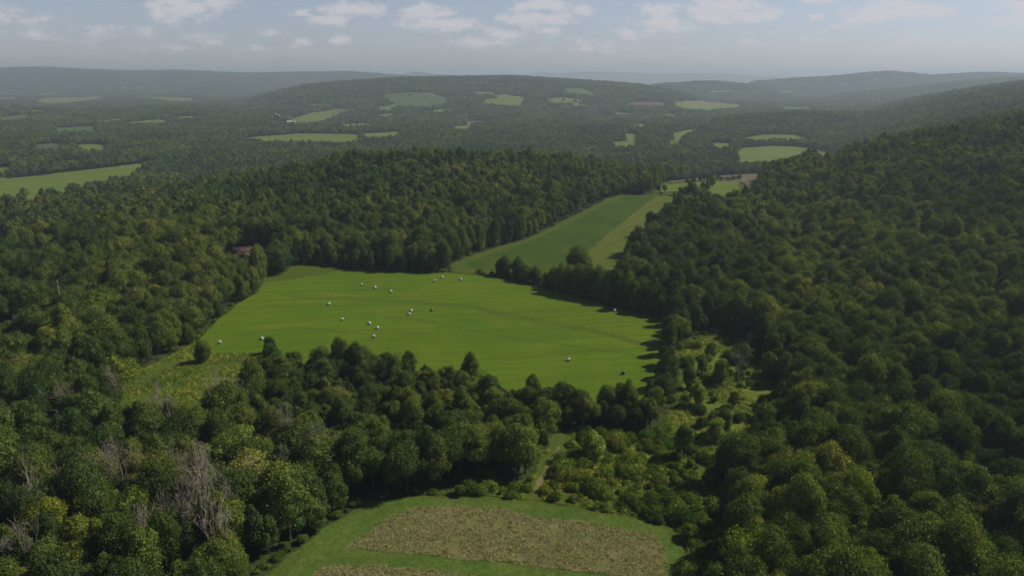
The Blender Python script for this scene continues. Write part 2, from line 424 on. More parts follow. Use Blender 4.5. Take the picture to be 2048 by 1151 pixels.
def ico(sub=1):
    import bmesh
    bm = bmesh.new(); bmesh.ops.create_icosphere(bm, subdivisions=sub, radius=1)
    V = np.array([v.co[:] for v in bm.verts]); Fc = np.array([[v.index for v in f.verts] for f in bm.faces])
    bm.free(); return V, Fc
ICO1, ICO2 = ico(1), ico(2)

def unit(r, n):
    v = r.normal(size=(n, 3)); return v / np.linalg.norm(v, axis=1)[:, None]
def leaves(P, Nn, size, r):
    n = len(P)
    t = np.cross(Nn, unit(r, n)); t /= np.linalg.norm(t, axis=1)[:, None] + 1e-9
    b = np.cross(Nn, t)
    s = (size * r.uniform(0.6, 1.35, n))[:, None]
    s2 = s * r.uniform(0.5, 0.95, n)[:, None]
    bend = Nn * s * 0.22
    V = np.stack([P - t * s * .5 - bend * .5, P - b * s2 * .5 + bend * .4, P + t * s * .55 - bend * .5, P + b * s2 * .5 + bend * .4], 1).reshape(-1, 3)
    return V, np.arange(4 * n).reshape(-1, 4)
def crown_mesh(seed, R, z0, H, nl, nleaf, leaf, lob=(0.30, 0.44), squash=0.85, spread=1.0, core=True, taper=0.0, zbias=-0.25):
    r = np.random.default_rng(seed)
    lobes = []
    c0 = np.array([0, 0, z0 + H * 0.5])
    for i in range(nl):
        u = (i + 0.5) / nl
        zz = 1 - u * (1 - zbias)
        a = i * 2.39996 + r.uniform(-.5, .5)
        q = math.sqrt(max(0, 1 - zz * zz))
        lr = R * r.uniform(lob[0] * .75, lob[1] * 1.12)
        rad = np.array([R - lr * .75, R - lr * .75, H * .5 - lr * .7 * squash])
        k = r.uniform(0.55, 1.22)
        d = np.array([math.cos(a) * q, math.sin(a) * q, zz]) * rad * k * np.array([spread, spread, 1])
        d[:2] *= 1 - taper * (zz + 1) / 2
        lobes.append((c0 + d, lr))
    parts = []
    Cs = np.array([l[0] for l in lobes]); Rs = np.array([l[1] for l in lobes])
    pr = Rs ** 2 / np.sum(Rs ** 2)
    k = r.choice(nl, size=int(nleaf * 1.9), p=pr)
    d = unit(r, len(k))
    out = (Cs[k] - (c0 - np.array([0, 0, H * .25]))); out /= np.linalg.norm(out, axis=1)[:, None] + 1e-9
    keep = np.sum(d * out, 1) > -0.35
    k, d = k[keep], d[keep]
    rad_ = r.uniform(0.80, 1.26, len(k)) + (r.random(len(k)) < .22) * r.uniform(0, .5, len(k))
    P = Cs[k] + d * Rs[k][:, None] * rad_[:, None] * np.array([1, 1, squash])
    deep = np.zeros(len(P), bool)
    for c, q in zip(Cs, Rs):
        dd = (P - c) / np.array([1, 1, squash])
        deep |= (np.linalg.norm(dd, axis=1) < q * .8)
    P, d = P[~deep][:nleaf], d[~deep][:nleaf]
    Nn = d + unit(r, len(d)) * 0.75; Nn /= np.linalg.norm(Nn, axis=1)[:, None]
    parts.append((*leaves(P, Nn, leaf, r), 0))
    if core:
        V, Fc = ICO1
        for c, q in zip(Cs, Rs):
            parts.append((V * q * .72 * np.array([1, 1, squash]) + c, Fc, 0))
        parts.append((V * np.array([R * .6, R * .6, H * .36]) + c0, Fc, 0))
    return parts, lobes
def tube(p0, p1, r0, r1, n=5):
    p0, p1 = np.array(p0, float), np.array(p1, float)
    d = p1 - p0; d /= np.linalg.norm(d) + 1e-9
    a = np.cross(d, [0.3, 0.9, 0.1]); a /= np.linalg.norm(a); b = np.cross(d, a)
    t = np.linspace(0, 2 * math.pi, n, endpoint=False)
    ring = np.cos(t)[:, None] * a + np.sin(t)[:, None] * b
    V = np.concatenate([p0 + ring * r0, p1 + ring * r1])
    i = np.arange(n); j = (i + 1) % n
    return V, np.stack([i, j, j + n, i + n], 1)
def trunk_parts(seed, lobes, z0, r0, k=0):
    r = np.random.default_rng(seed + 900)
    parts = [(*tube((0, 0, -1.2), (0, 0, z0 * .6), r0 * 1.25, r0, 7), k), (*tube((0, 0, z0 * .6), (r.uniform(-.3, .3), r.uniform(-.3, .3), z0 + 4), r0, r0 * .55, 7), k)]
    for c, q in lobes[::2]:
        parts.append((*tube((0, 0, z0 * r.uniform(.5, 1.1)), c, r0 * .42, r0 * .12, 4), k))
    return parts
def skeleton_parts(seed, H, spread, k=0, depth=4, twigs=True):
    r = np.random.default_rng(seed)
    parts, tips = [], []
    def grow(p, d, ln, rad, lev):
        q = p + d * ln
        parts.append((*tube(p, q, rad, rad * .62, 5 if lev < 2 else 3), k))
        if lev >= depth:
            tips.append(q); return
        for i in range(3 if lev else 5):
            nd = d * (1.0 if i == 0 else .62) + unit(r, 1)[0] * (0.22 if i == 0 else 0.62 * spread) + np.array([0, 0, .22])
            nd /= np.linalg.norm(nd)
            st = q if i == 0 else p + (q - p) * r.uniform(.45, 1)
            grow(st, nd, ln * r.uniform(.58, .8), rad * (.62 if i == 0 else .48), lev + 1)
    grow(np.array([0, 0, -.8]), np.array([r.uniform(-.08, .08), r.uniform(-.08, .08), 1.]), H * .36, H * .016, 0)
    return parts, tips
def build(name, parts, mats):
    V, Fs, mi = join_parts(parts)
    return mesh_np(name, V, Fs, mats, mi)

# ------------------------------------------------------------------ tree, shrub and tuft models
class Model: pass
MODELS = {}
def model(key, crown, trunk, ht, mats=('leaf', 'bark'), R=5.0):
    m = Model(); m.key = key; m.R = R; m.H = ht
    m.crown = build('crown', crown, [MAT[mats[0]]])
    m.trunk = build('trunk', trunk, [MAT[mats[1]]]) if trunk else None
    both = [(V, Fc, 0) for V, Fc, _ in crown] + ([(V, Fc, 1) for V, Fc, _ in trunk] if trunk else [])
    m.mesh = build(key, both, [MAT[mats[0]], MAT[mats[1]]])
    MODELS[key] = m
SHAPES = {  # R, z0, H, lobes, lob radius, squash, spread, taper
    'domed': [(5.3, 2.6, 12.0, 26, (.30, .42), .80, 1.0, 0), (5.6, 3.0, 11.0, 30, (.26, .40), .78, 1.0, .1), (5.0, 2.4, 12.5, 24, (.32, .46), .85, 1.0, .1)],
    'spreading': [(6.3, 3.4, 10.0, 30, (.24, .38), .72, 1.05, 0)],
    'tall': [(4.1, 1.8, 14.5, 26, (.34, .48), .95, 1.0, .25), (3.8, 1.6, 13.5, 24, (.34, .5), 1.0, 1.0, .35)],
    'brushy': [(3.3, .8, 10.5, 22, (.26, .44), 1.05, 1.0, .35), (3.0, .6, 9.5, 20, (.26, .44), 1.15, 1.0, .2), (3.6, .8, 9.0, 26, (.22, .40), .95, 1.1, .25)],
    'leafy': [(4.6, .1, 13.5, 34, (.28, .44), .95, 1.0, .15), (4.0, .0, 12.5, 32, (.28, .46), 1.0, 1.0, .3)],
    'lopsided': [(5.0, 2.2, 12.5, 16, (.34, .52), .85, 1.1, .2)],
}
LEAFN, LEAFS = 7000, 0.42
for s, lst in SHAPES.items():
    for i, (R, z0, H, nl, lob, sq, spd, tp) in enumerate(lst):
        c, lobes = crown_mesh(hash((len(s), i)) % 1000 + len(s) * 31 + i, R, z0, H, nl, LEAFN, LEAFS, lob, sq, spd, True, tp, {'tall': -.55, 'brushy': -.6, 'leafy': -.85}.get(s, -.35))
        model(s + str(i), c, trunk_parts(i, lobes, z0, .26), z0 + H, R=R)
for i, (R, z0, H, nl) in enumerate([(5.2, 2.4, 12, 18), (5.6, 3.0, 11, 20), (4.2, 1.6, 14, 18), (5.0, 2.2, 12, 12)]):   # lighter versions for the middle distance
    c, lobes = crown_mesh(50 + i, R, z0, H, nl, 800, 1.0, (.32, .46), .82)
    model('mid' + str(i), c, trunk_parts(i, lobes[:6], z0, .26)[:2], z0 + H, R=R)
def clump(seed, n, span, nleaf, leaf):
    r = np.random.default_rng(seed); parts = []
    pts = []
    while len(pts) < n:
        p = r.uniform(-span / 2, span / 2, 2)
        if all(np.linalg.norm(p - q) > span / math.sqrt(n) * .62 for q in pts) or r.random() < .02: pts.append(p)
    for p in pts:
        R = r.uniform(3.8, 6.2); H = r.uniform(9, 12)
        c, _ = crown_mesh(int(r.integers(1e6)), R, r.uniform(1, 3.5), H, 5, nleaf, leaf, (.45, .6), .85, core=False)
        V, Fc = ICO1
        c.append((V * np.array([R * .85, R * .85, H * .44]) + np.array([0, 0, H * .55]), Fc, 0))
        parts += [(V_ + np.array([p[0], p[1], 0]), F_, 0) for V_, F_, _ in c]
    return parts
for i in range(4):
    model('clump' + str(i), clump(i, 6, 24, 130, 2.0), None, 14, R=12)
for i in range(4):
    model('grove' + str(i), clump(20 + i, 30, 56, 26, 4.2), None, 14, R=28)
SH = [(2.0, .0, 2.4, 12), (2.4, .0, 3.0, 14), (1.7, .0, 3.4, 12)]
for i, (R, z0, H, nl) in enumerate(SH):
    c, lobes = crown_mesh(70 + i, R, z0 - .4, H, nl, 1500, .30, (.36, .52), .9, 1.0, True, 0, -.1)
    tr = [(*tube((0, 0, -.5), (a * .5, b * .5, H * .6), .07, .03, 4), 0) for a, b in ((0, 0), (1, .3), (-.7, .8))]
    model('shrub' + str(i), c, tr, H, ('shrub', 'bark'), R=R)
for i in range(3):
    sk, tips = skeleton_parts(200 + i, 13 + i, [1.0, .7, .5][i])
    r = np.random.default_rng(i); 
    m = Model(); m.key = 'dead' + str(i); m.H = 14; m.R = 4
    wood = [q for q in sk]
    sub = []
    tw = []
    for q in tips:
        for _ in range(2):
            d = unit(r, 1)[0] * .7 + np.array([0, 0, .5]); tw.append((*tube(q, q + d * r.uniform(.5, 1.1), .03, .012, 3), 0))
    m.trunk = build('trunk', wood[:6], [MAT['dead']])
    m.crown = build('bare_branches', wood[6:] + tw, [MAT['dead']])
    m.mesh = build('bare', wood + tw, [MAT['dead']])
    MODELS[m.key] = m
for i in range(2):   # thinly leaved, half bare trees
    sk, tips = skeleton_parts(300 + i, 13, .9)
    r = np.random.default_rng(40 + i)
    T = np.array(tips); k = r.choice(len(T), 1500); P = T[k] + r.normal(size=(1500, 3)) * .55
    lv = leaves(P, unit(r, 1500), .34, r)
    model('thin' + str(i), [(*lv, 0)], sk, 14, ('sparse', 'dead'), R=4)
def tuft(seed, n, h, w, lean=.35, r0=.35):
    r = np.random.default_rng(seed)
    V, Fc = [], []
    for i in range(n):
        a = r.uniform(0, 6.28); p = np.array([math.cos(a), math.sin(a), 0]) * r.uniform(0, r0)
        d = np.array([r.normal() * lean, r.normal() * lean, 1]); d /= np.linalg.norm(d)
        hh = h * r.uniform(.5, 1.15); s = np.cross(d, [math.cos(a + 1), math.sin(a + 1), 0]); s /= np.linalg.norm(s)
        o = len(V)
        V += [p - s * w, p + s * w, p + d * hh + s * w * .5, p + d * hh - s * w * .5]
        Fc.append([o, o + 1, o + 2, o + 3])
    return [(np.array(V), np.array(Fc), 0)]
def bump(seed, n, R_, H_, leaf, up):
    r = np.random.default_rng(seed)
    d = unit(r, n); d[:, 2] = np.abs(d[:, 2])
    P = d * np.array([R_, R_, H_]) * r.uniform(.3, 1.05, n)[:, None]
    Nn = d + unit(r, n) * .7 + np.array([0, 0, up]); Nn /= np.linalg.norm(Nn, axis=1)[:, None]
    return [(*leaves(P, Nn, leaf, r), 0)]
for i in range(2): model('drytuft' + str(i), tuft(i, 14, .42, .035, .45, .3) + bump(5 + i, 16, .32, .3, .12, .6), None, 1, ('dry', 'bark'))
for i in range(2): model('weedtuft' + str(i), bump(15 + i, 70, .75, .55, .17, .5), None, 1, ('weed', 'bark'))

# ------------------------------------------------------------------ scattering as one mass (geometry nodes)
def scatter(name, pts, rot, scl, idx, keys, label, kind='stuff', cat=None, tilt=None):
    me = bpy.data.meshes.new(name)
    me.vertices.add(len(pts)); me.vertices.foreach_set('co', np.asarray(pts, np.float32).ravel())
    rv = np.random.default_rng(len(pts)); scl = np.array(scl, float); scl[:, 0] *= rv.uniform(.82, 1.18, len(pts)); scl[:, 1] *= rv.uniform(.82, 1.18, len(pts))
    tilt = rv.normal(0, .07, len(pts))
    R3 = np.zeros((len(pts), 3), np.float32); R3[:, 2] = rot
    if tilt is not None: R3[:, 0] = tilt
    for an, dt, arr in (('rot', 'FLOAT_VECTOR', R3), ('scl', 'FLOAT_VECTOR', np.asarray(scl, np.float32))):
        a = me.attributes.new(an, dt, 'POINT'); a.data.foreach_set('vector', arr.ravel())
    a = me.attributes.new('idx', 'INT', 'POINT'); a.data.foreach_set('value', np.asarray(idx, np.int32))
    o = obj(name, me, label=label, cat=cat, kind=kind)
    ng = bpy.data.node_groups.new(name + '_scatter', 'GeometryNodeTree')
    ng.interface.new_socket('Geometry', in_out='INPUT', socket_type='NodeSocketGeometry')
    ng.interface.new_socket('Geometry', in_out='OUTPUT', socket_type='NodeSocketGeometry')
    gi = N(ng, 'NodeGroupInput'); go = N(ng, 'NodeGroupOutput')
    jn = N(ng, 'GeometryNodeJoinGeometry')
    ai = N(ng, 'GeometryNodeInputNamedAttribute', data_type='INT'); ai.inputs[0].default_value = 'idx'
    ar = N(ng, 'GeometryNodeInputNamedAttribute', data_type='FLOAT_VECTOR'); ar.inputs[0].default_value = 'rot'
    asc = N(ng, 'GeometryNodeInputNamedAttribute', data_type='FLOAT_VECTOR'); asc.inputs[0].default_value = 'scl'
    e2r = N(ng, 'FunctionNodeEulerToRotation'); L(ng, ar.outputs[0], e2r.inputs[0])
    for k, key in enumerate(keys):
        m = MODELS[key]
        if not hasattr(m, 'proto'): m.proto = bpy.data.objects.new(m.mesh.name, m.mesh)
        oi = N(ng, 'GeometryNodeObjectInfo'); oi.inputs['Object'].default_value = m.proto; oi.inputs['As Instance'].default_value = True
        cmp_ = N(ng, 'FunctionNodeCompare', data_type='INT', operation='EQUAL'); L(ng, ai.outputs[0], cmp_.inputs[2]); cmp_.inputs[3].default_value = k
        ip = N(ng, 'GeometryNodeInstanceOnPoints')
        L(ng, gi.outputs[0], ip.inputs['Points']); L(ng, cmp_.outputs[0], ip.inputs['Selection']); L(ng, oi.outputs['Geometry'], ip.inputs['Instance'])
        L(ng, e2r.outputs[0], ip.inputs['Rotation']); L(ng, asc.outputs[0], ip.inputs['Scale'])
        L(ng, ip.outputs[0], jn.inputs[0])
    L(ng, jn.outputs[0], go.inputs[0])
    md = o.modifiers.new('scatter', 'NODES'); md.node_group = ng
    return o

# ------------------------------------------------------------------ ground sheet
az_f = np.radians(np.arange(-58, 58.01, 0.28))
az_b = np.radians(np.arange(62, 298.1, 4.0))
azs = np.concatenate([az_f, az_b])
ds = np.concatenate([[1, 15], np.geomspace(30, 32000, 560)])
A, Dg = np.meshgrid(azs, ds)
GX, GY = np.sin(A) * Dg, np.cos(A) * Dg
GZ = terrain(GX, np.maximum(GY, -50))
GZ = np.where(GY < 0, np.clip(GZ, -40, 60), GZ)
nr, nc = GX.shape
V = np.stack([GX, GY, GZ], -1).reshape(-1, 3)
i = np.arange(nr - 1)[:, None] * nc; j = np.arange(nc)[None, :]; j2 = (j + 1) % nc
Fc = np.stack([i + j, i + j2, i + nc + j2, i + nc + j], -1).reshape(-1, 4)
gm = mesh_np('ground', V, [Fc[:, ::-1]], MAT['ground'])
gm.polygons.foreach_set('use_smooth', np.ones(len(gm.polygons), bool))
obj('ground', gm, kind='structure')

# ------------------------------------------------------------------ fields
CLEAR = []     # world polygons kept free of trees
def drape(name, P, mat, off, label=None, step=None, clear=True, wob=None):
    """a sheet that follows the ground inside world polygon P"""
    P = np.asarray(P)
    if clear: CLEAR.append(P)
    d = max(60, float(np.mean(P[:, 1])))
    if step is None: step = max(1.5, d / 140.0)
    # densify and roughen the outline
    Q = []
    n = len(P)
    wob = step * 0.35 if wob is None else wob
    for a in range(n):
        p, q = P[a], P[(a + 1) % n]
        k = max(1, int(np.linalg.norm(q - p) / step))
        for s in range(k): Q.append(p + (q - p) * s / k)
    Q = np.array(Q)
    Q = Q + wob * np.stack([vnoise(Q[:, 0] / (step * 1.8), Q[:, 1] / (step * 1.8), 21), vnoise(Q[:, 0] / (step * 1.8), Q[:, 1] / (step * 1.8), 22)], 1) * 2
    x0, y0 = Q.min(0); x1, y1 = Q.max(0)
    gx, gy = np.meshgrid(np.arange(x0, x1, step), np.arange(y0, y1, step))
    gx, gy = gx.ravel() + step * .5, gy.ravel() + step * .5
    ins = inside(Q, gx, gy)
    gx, gy = gx[ins], gy[ins]
    dm = np.full(len(gx), 1e9)
    for q in Q: dm = np.minimum(dm, (gx - q[0]) ** 2 + (gy - q[1]) ** 2)
    keep = dm > (step * .45) ** 2
    pts = [Vector(p) for p in np.concatenate([Q, np.stack([gx[keep], gy[keep]], 1)])]
    from mathutils.geometry import delaunay_2d_cdt
    nq = len(Q)
    vv, ee, ff, _, _, _ = delaunay_2d_cdt(pts, [(a, (a + 1) % nq) for a in range(nq)], [list(range(nq))], 1, 1e-4)
    vx = np.array([v.x for v in vv]); vy = np.array([v.y for v in vv])
    vz = terrain(vx, vy) + off
    Fa = np.array([list(f) for f in ff])
    me = mesh_np(name, np.stack([vx, vy, vz], 1), [Fa], mat)
    me.polygons.foreach_set('use_smooth', np.ones(len(me.polygons), bool))
    o = obj(name, me, kind='structure')
    if label: o['label'] = label
    return P
HAY = poly([(528, 549), (600, 534), (660, 537), (760, 543), (850, 546), (905, 545), (940, 550), (985, 553), (1060, 571), (1140, 589), (1190, 605),
            (1260, 624), (1330, 641), (1340, 662), (1318, 690), (1328, 715), (1310, 745), (1320, 780), (1315, 808), (1270, 814), (1190, 757, 'n'),
            (1150, 745, 'n'), (1100, 725, 'n'), (1050, 722, 'n'), (1015, 737, 'n'), (960, 708, 'n'), (930, 698, 'n'), (870, 706, 'n'), (820, 690, 'n'),
            (760, 682, 'n'), (700, 680, 'n'), (660, 680, 'n'), (600, 696, 'n'), (556, 712), (500, 707), (425, 706), (392, 690), (420, 655), (470, 612), (520, 582)], 11)
drape('hay_field', HAY, MAT['hay'], .14)
drape('rough_grass', poly([(524, 566), (528, 545), (560, 536), (600, 530), (655, 535), (690, 537), (655, 547), (600, 556), (560, 562)]), MAT['margin'], .22)
MEAD = drape('meadow', poly([(228, 800, 'n'), (240, 748), (300, 733), (350, 705), (385, 686), (430, 707), (540, 709), (492, 722, 'n'), (478, 750, 'n'), (400, 792, 'n'), (330, 805, 'n')]), MAT['rough'], .10)
STRIP = poly([(900, 528), (960, 505), (1060, 475), (1120, 446), (1190, 411), (1215, 397), (1250, 388), (1320, 390), (1381, 396), (1330, 440), (1290, 480), (1245, 540), (1248, 566),
              (1220, 597), (1160, 588), (1100, 573), (1040, 561), (985, 551), (905, 544)])
drape('grass_margin', STRIP, MAT['margin'], .10)
CLEAR.append(poly([(900, 535), (985, 545), (1100, 570), (1235, 600), (1235, 622), (1190, 610), (1060, 578), (985, 558), (900, 552)]))
drape('soybean_field', poly([(935, 528), (1000, 502), (1075, 478), (1140, 448), (1200, 415), (1254, 391), (1311, 392), (1262, 430), (1200, 480), (1135, 540), (1120, 562), (1040, 548), (950, 537)]), MAT['soy'], .20, clear=False)
drape('cut_hay_field', poly([(1311, 392), (1375, 397), (1324, 440), (1284, 480), (1236, 545), (1238, 566), (1215, 583), (1122, 562), (1137, 540), (1202, 480), (1264, 430)]), MAT['stub'], .20, clear=False)
def ribbon(name, pts, w, mat, off):
    W = np.array([at(*p) for p in pts])
    tgt = np.linspace(0, 1, 40); u = np.linspace(0, 1, len(W))
    W = np.stack([np.interp(tgt, u, W[:, 0]), np.interp(tgt, u, W[:, 1])], 1)
    d = np.gradient(W, axis=0); d /= np.linalg.norm(d, axis=1)[:, None]; nrm = np.stack([-d[:, 1], d[:, 0]], 1)
    drape(name, np.concatenate([W + nrm * w / 2, (W - nrm * w / 2)[::-1]]), mat, off, clear=False, step=1.2, wob=.15)
for dy in (0, 4.5):
    ribbon('wheel_track', [(560, 588 + dy), (700, 595 + dy), (820, 601 + dy), (950, 613 + dy), (1060, 636 + dy), (1200, 662 + dy), (1310, 694 + dy)], .9, MAT['rough'], .19)
ribbon('wheel_track', [(600, 640), (720, 629), (840, 640), (1000, 672), (1150, 693), (1290, 712)], .7, MAT['rough'], .19)
ribbon('wheel_track', [(470, 668), (600, 655), (720, 668), (850, 668)], .7, MAT['rough'], .19)
# foreground field
FG0 = [(520, 1160), (598, 1095), (660, 1047), (740, 1001), (850, 991), (960, 991), (1060, 1000), (1180, 1019), (1300, 1036), (1346, 1056), (1370, 1100), (1380, 1160), (1400, 1300), (400, 1300)]
FGP = poly(FG0)
drape('foreground_field', FGP, MAT['rough'], .10, step=1.2)
drape('mown_strip', poly([(640, 1062), (745, 1006), (850, 996), (960, 997), (1060, 1008), (1180, 1027), (1290, 1043), (1335, 1062), (1358, 1100), (1364, 1165), (1372, 1300), (560, 1300), (560, 1165)]), MAT['fgrass'], .16, step=1.2, clear=False)
CROP1 = poly([(690, 1096), (760, 1044), (830, 1017), (920, 1011), (1000, 1016), (1080, 1036), (1200, 1049), (1300, 1066), (1330, 1092), (1333, 1165), (1180, 1147), (1000, 1124), (800, 1106)])
CROP2 = poly([(600, 1165), (655, 1130), (760, 1131), (880, 1141), (1000, 1158), (1100, 1180), (1200, 1300), (500, 1300)])
drape('old_crop_patch', CROP1, MAT['crop'], .22, step=1.0, clear=False, wob=.7)
drape('old_crop_patch', CROP2, MAT['crop'], .22, step=1.0, clear=False, wob=.7)
drape('worn_track', poly([(1055, 1000), (1062, 975), (1088, 925), (1112, 885), (1118, 866), (1143, 866), (1135, 890), (1102, 935), (1078, 985), (1082, 1003)]), MAT['rough'], .13, step=1.0)
drape('dirt_path', poly([(1064, 990), (1072, 965), (1098, 920), (1116, 893), (1123, 896), (1105, 924), (1082, 970), (1074, 992)]), MAT['dirt'], .18, step=.8, clear=False)
SCRUB = poly([(870, 991), (960, 955), (1030, 965), (1060, 960), (1090, 905), (1110, 868), (1150, 856), (1250, 872), (1325, 862), (1345, 790), (1345, 700), (1430, 655), (1505, 690),
              (1560, 800), (1520, 895), (1425, 955), (1440, 1040), (1445, 1110), (1440, 1200), (1385, 1200), (1374, 1090), (1346, 1052), (1180, 1016), (1060, 998), (960, 989)])
drape('scrub_ground', SCRUB, MAT['rough'], .06)
drape('goldenrod_meadow', poly([(1352, 705), (1425, 665), (1495, 695), (1545, 800), (1500, 885), (1385, 920), (1345, 860), (1348, 770)]), MAT['gold'], .16, clear=False)
SCRUBM = poly([(1340, 700), (1430, 655), (1505, 690), (1560, 800), (1520, 895), (1370, 930), (1330, 860), (1330, 745)])
# middle distance and far fields: (outline, material)
FAR = [
    ([(-60, 408, 'n'), (-60, 370), (0, 360), (80, 352), (190, 339), (290, 327), (302, 331), (262, 345, 'n'), (240, 352, 'n'), (180, 372, 'n'), (140, 386, 'n'), (60, 397, 'n')], 'bright'),
    ([(96, 331), (130, 324), (186, 325), (182, 331), (140, 336), (100, 341)], 'bright'),
    ([(-30, 342), (18, 334), (22, 344), (0, 352, 'n')], 'bright'),
    ([(-40, 472), (22, 468), (20, 488, 'n'), (-40, 500, 'n')], 'bright'),
    ([(470, 281), (520, 274), (600, 268), (700, 269), (720, 271), (716, 279, 'n'), (690, 283, 'n'), (600, 279, 'n'), (540, 281, 'n')], 'bright'),
    ([(722, 268), (800, 264), (800, 269, 'n'), (735, 274, 'n')], 'bright'),
    ([(572, 248, 'n'), (578, 240), (620, 227), (690, 217), (697, 220), (665, 236, 'n'), (625, 248, 'n')], 'bright'),
    ([(65, 204), (90, 197), (200, 194), (228, 197), (160, 205, 'n'), (95, 210, 'n')], 'bright'),
    ([(285, 197), (320, 195), (385, 198), (388, 203, 'n'), (340, 203, 'n')], 'bright'),
    ([(-20, 197), (30, 195), (35, 201, 'n'), (-20, 203, 'n')], 'red'),
    ([(195, 243), (245, 237), (250, 243, 'n'), (205, 247, 'n')], 'bright'),
    ([(245, 247), (310, 240), (335, 242), (330, 248, 'n'), (260, 250, 'n')], 'bright'),
    ([(352, 235), (388, 233), (390, 239, 'n'), (355, 239, 'n')], 'bright'),
    ([(762, 190), (800, 187), (860, 187), (880, 192), (895, 198), (890, 208, 'n'), (850, 213, 'n'), (790, 212, 'n'), (775, 200)], 'farsoy'),
    ([(850, 203), (895, 198), (893, 208, 'n'), (840, 213, 'n')], 'bright'),
    ([(752, 215), (798, 211), (785, 219, 'n'), (757, 222, 'n')], 'bright'),
    ([(965, 200), (1000, 198), (1045, 206), (1040, 214, 'n'), (970, 209, 'n')], 'bright'),
    ([(990, 192), (1010, 190), (1050, 197), (1050, 203, 'n'), (1000, 200, 'n')], 'bright'),
    ([(945, 184), (985, 185), (995, 191, 'n'), (960, 189, 'n')], 'bright'),
    ([(1088, 198), (1130, 196), (1165, 201), (1160, 208, 'n'), (1100, 206, 'n')], 'bright'),
    ([(1125, 179), (1165, 178), (1195, 190), (1185, 193, 'n'), (1140, 187, 'n')], 'farsoy'),
    ([(1252, 207), (1328, 206), (1332, 213, 'n'), (1256, 213, 'n')], 'red'),
    ([(1345, 208), (1385, 203), (1440, 206), (1500, 213), (1440, 220, 'n'), (1375, 220, 'n'), (1350, 215, 'n')], 'bright'),
    ([(1372, 205), (1400, 202), (1440, 205), (1435, 209), (1385, 209)], 'tan'),
    ([(1225, 285), (1275, 283), (1273, 291, 'n'), (1230, 292, 'n')], 'bright'),
    ([(1345, 268), (1400, 258), (1412, 262), (1350, 276, 'n')], 'bright'),
    ([(1495, 276), (1530, 270), (1590, 271), (1620, 280), (1622, 286, 2), (1560, 287, 2), (1488, 289, 2)], 'bright'),
    ([(1552, 263), (1600, 264), (1603, 268), (1556, 267)], 'bright'),
    ([(1474, 309), (1484, 297), (1540, 293), (1610, 295), (1630, 300), (1672, 303), (1680, 312, 'n'), (1640, 314, 'n'), (1600, 317, 'n'), (1520, 321, 'n'), (1478, 321, 'n')], 'bright'),
    ([(1316, 378), (1340, 370), (1400, 366), (1480, 364), (1478, 374, 'n'), (1430, 378, 'n'), (1400, 383), (1320, 386)], 'bright'),
    ([(1340, 364), (1370, 360), (1425, 353), (1520, 348), (1510, 358, 'n'), (1440, 361), (1340, 368)], 'tan'),
    ([(1560, 215), (1620, 214), (1625, 221, 'n'), (1565, 221, 'n')], 'farsoy'),
    ([(0, 236), (60, 230), (62, 238, 'n'), (0, 243, 'n')], 'farsoy'),
    ([(110, 257), (190, 253), (195, 260, 'n'), (115, 263, 'n')], 'farsoy'),
]
rf_ = np.random.default_rng(77)
taken = [(np.mean([q[0] for q in f[0]]), np.mean([q[1] for q in f[0]]), max(q[0] for q in f[0]) - min(q[0] for q in f[0])) for f in FAR]
tries = 0
while len(FAR) < 34 + 26 and tries < 900:
    tries += 1
    row = 182 + 112 * rf_.random() ** 1.2; px = rf_.uniform(-40, 1700)
    if (px > 330 and row > 262 and px < 1200) or (px > 1500 and row > 225) or (520 < px < 1350 and row < 205): continue
    w = rf_.uniform(22, 75)
    if any(abs(px - a) < (w + c) / 2 + 14 and abs(row - b) < 9 for a, b, c in taken): continue
    taken.append((px, row, w)); hgt = rf_.uniform(2.2, 4.5) * (row - 150) / 90; tl = rf_.uniform(-2.5, 2.5)
    FAR.append(([(px - w * .5, row + tl), (px - w * .3, row - hgt * .6 + tl * .5), (px + w * .2, row - hgt * .7 - tl * .5), (px + w * .5, row - hgt * .2 - tl),
                 (px + w * .35, row + hgt * .6 - tl * .6, 'n'), (px - w * .25, row + hgt * .7 + tl * .5, 'n')], ['bright', 'farsoy', 'bright', 'tan'][int(rf_.choice(4, p=[.45, .25, .22, .08]))]))
drape('rough_grass', poly([(1296, 393), (1316, 378), (1340, 363), (1425, 352), (1524, 347), (1515, 372, 12), (1440, 398, 12), (1390, 402), (1384, 395), (1320, 389)]), MAT['margin'], .25)
NAMES = {'bright': 'far_pasture', 'farsoy': 'far_crop_field', 'tan': 'tan_field', 'red': 'bare_soil_field'}
for pts, mk in FAR:
    P = poly(pts, 7)
    if np.mean(P[:, 1]) < 1900: P = poly(pts, 12)
    d = float(np.mean(P[:, 1]))
    drape(NAMES[mk], P, MAT[mk], .4 + d / 1500.0)
# small clearings round houses (px,row,radius m)
YARDS = [(490, 512, 13), (490, 522, 13), (494, 534, 13), (498, 546, 12), (124, 545, 9), (72, 670, 12), (20, 655, 9), (30, 668, 10), (1470, 392, 12), (1430, 398, 12), (120, 530, 10), (70, 652, 11), (150, 530, 8), (182, 636, 7), (206, 628, 7), (66, 494, 6), (30, 652, 8), (127, 612, 4), (541, 704, 4.5), (541, 716, 4.5), (545, 732, 5), (735, 228, 14), (760, 228, 14), (815, 234, 20),
         (850, 233, 22), (890, 231, 22), (452, 273, 18), (480, 250, 16), (560, 246, 40), (580, 248, 30), (1296, 239, 22), (1158, 277, 14), (1316, 282, 22), (1755, 202, 60), (1150, 222, 14),
         (1035, 262, 20), (420, 193, 60), (1350, 222, 20)]
YW = [(*at(a, b), c) for a, b, c in YARDS]

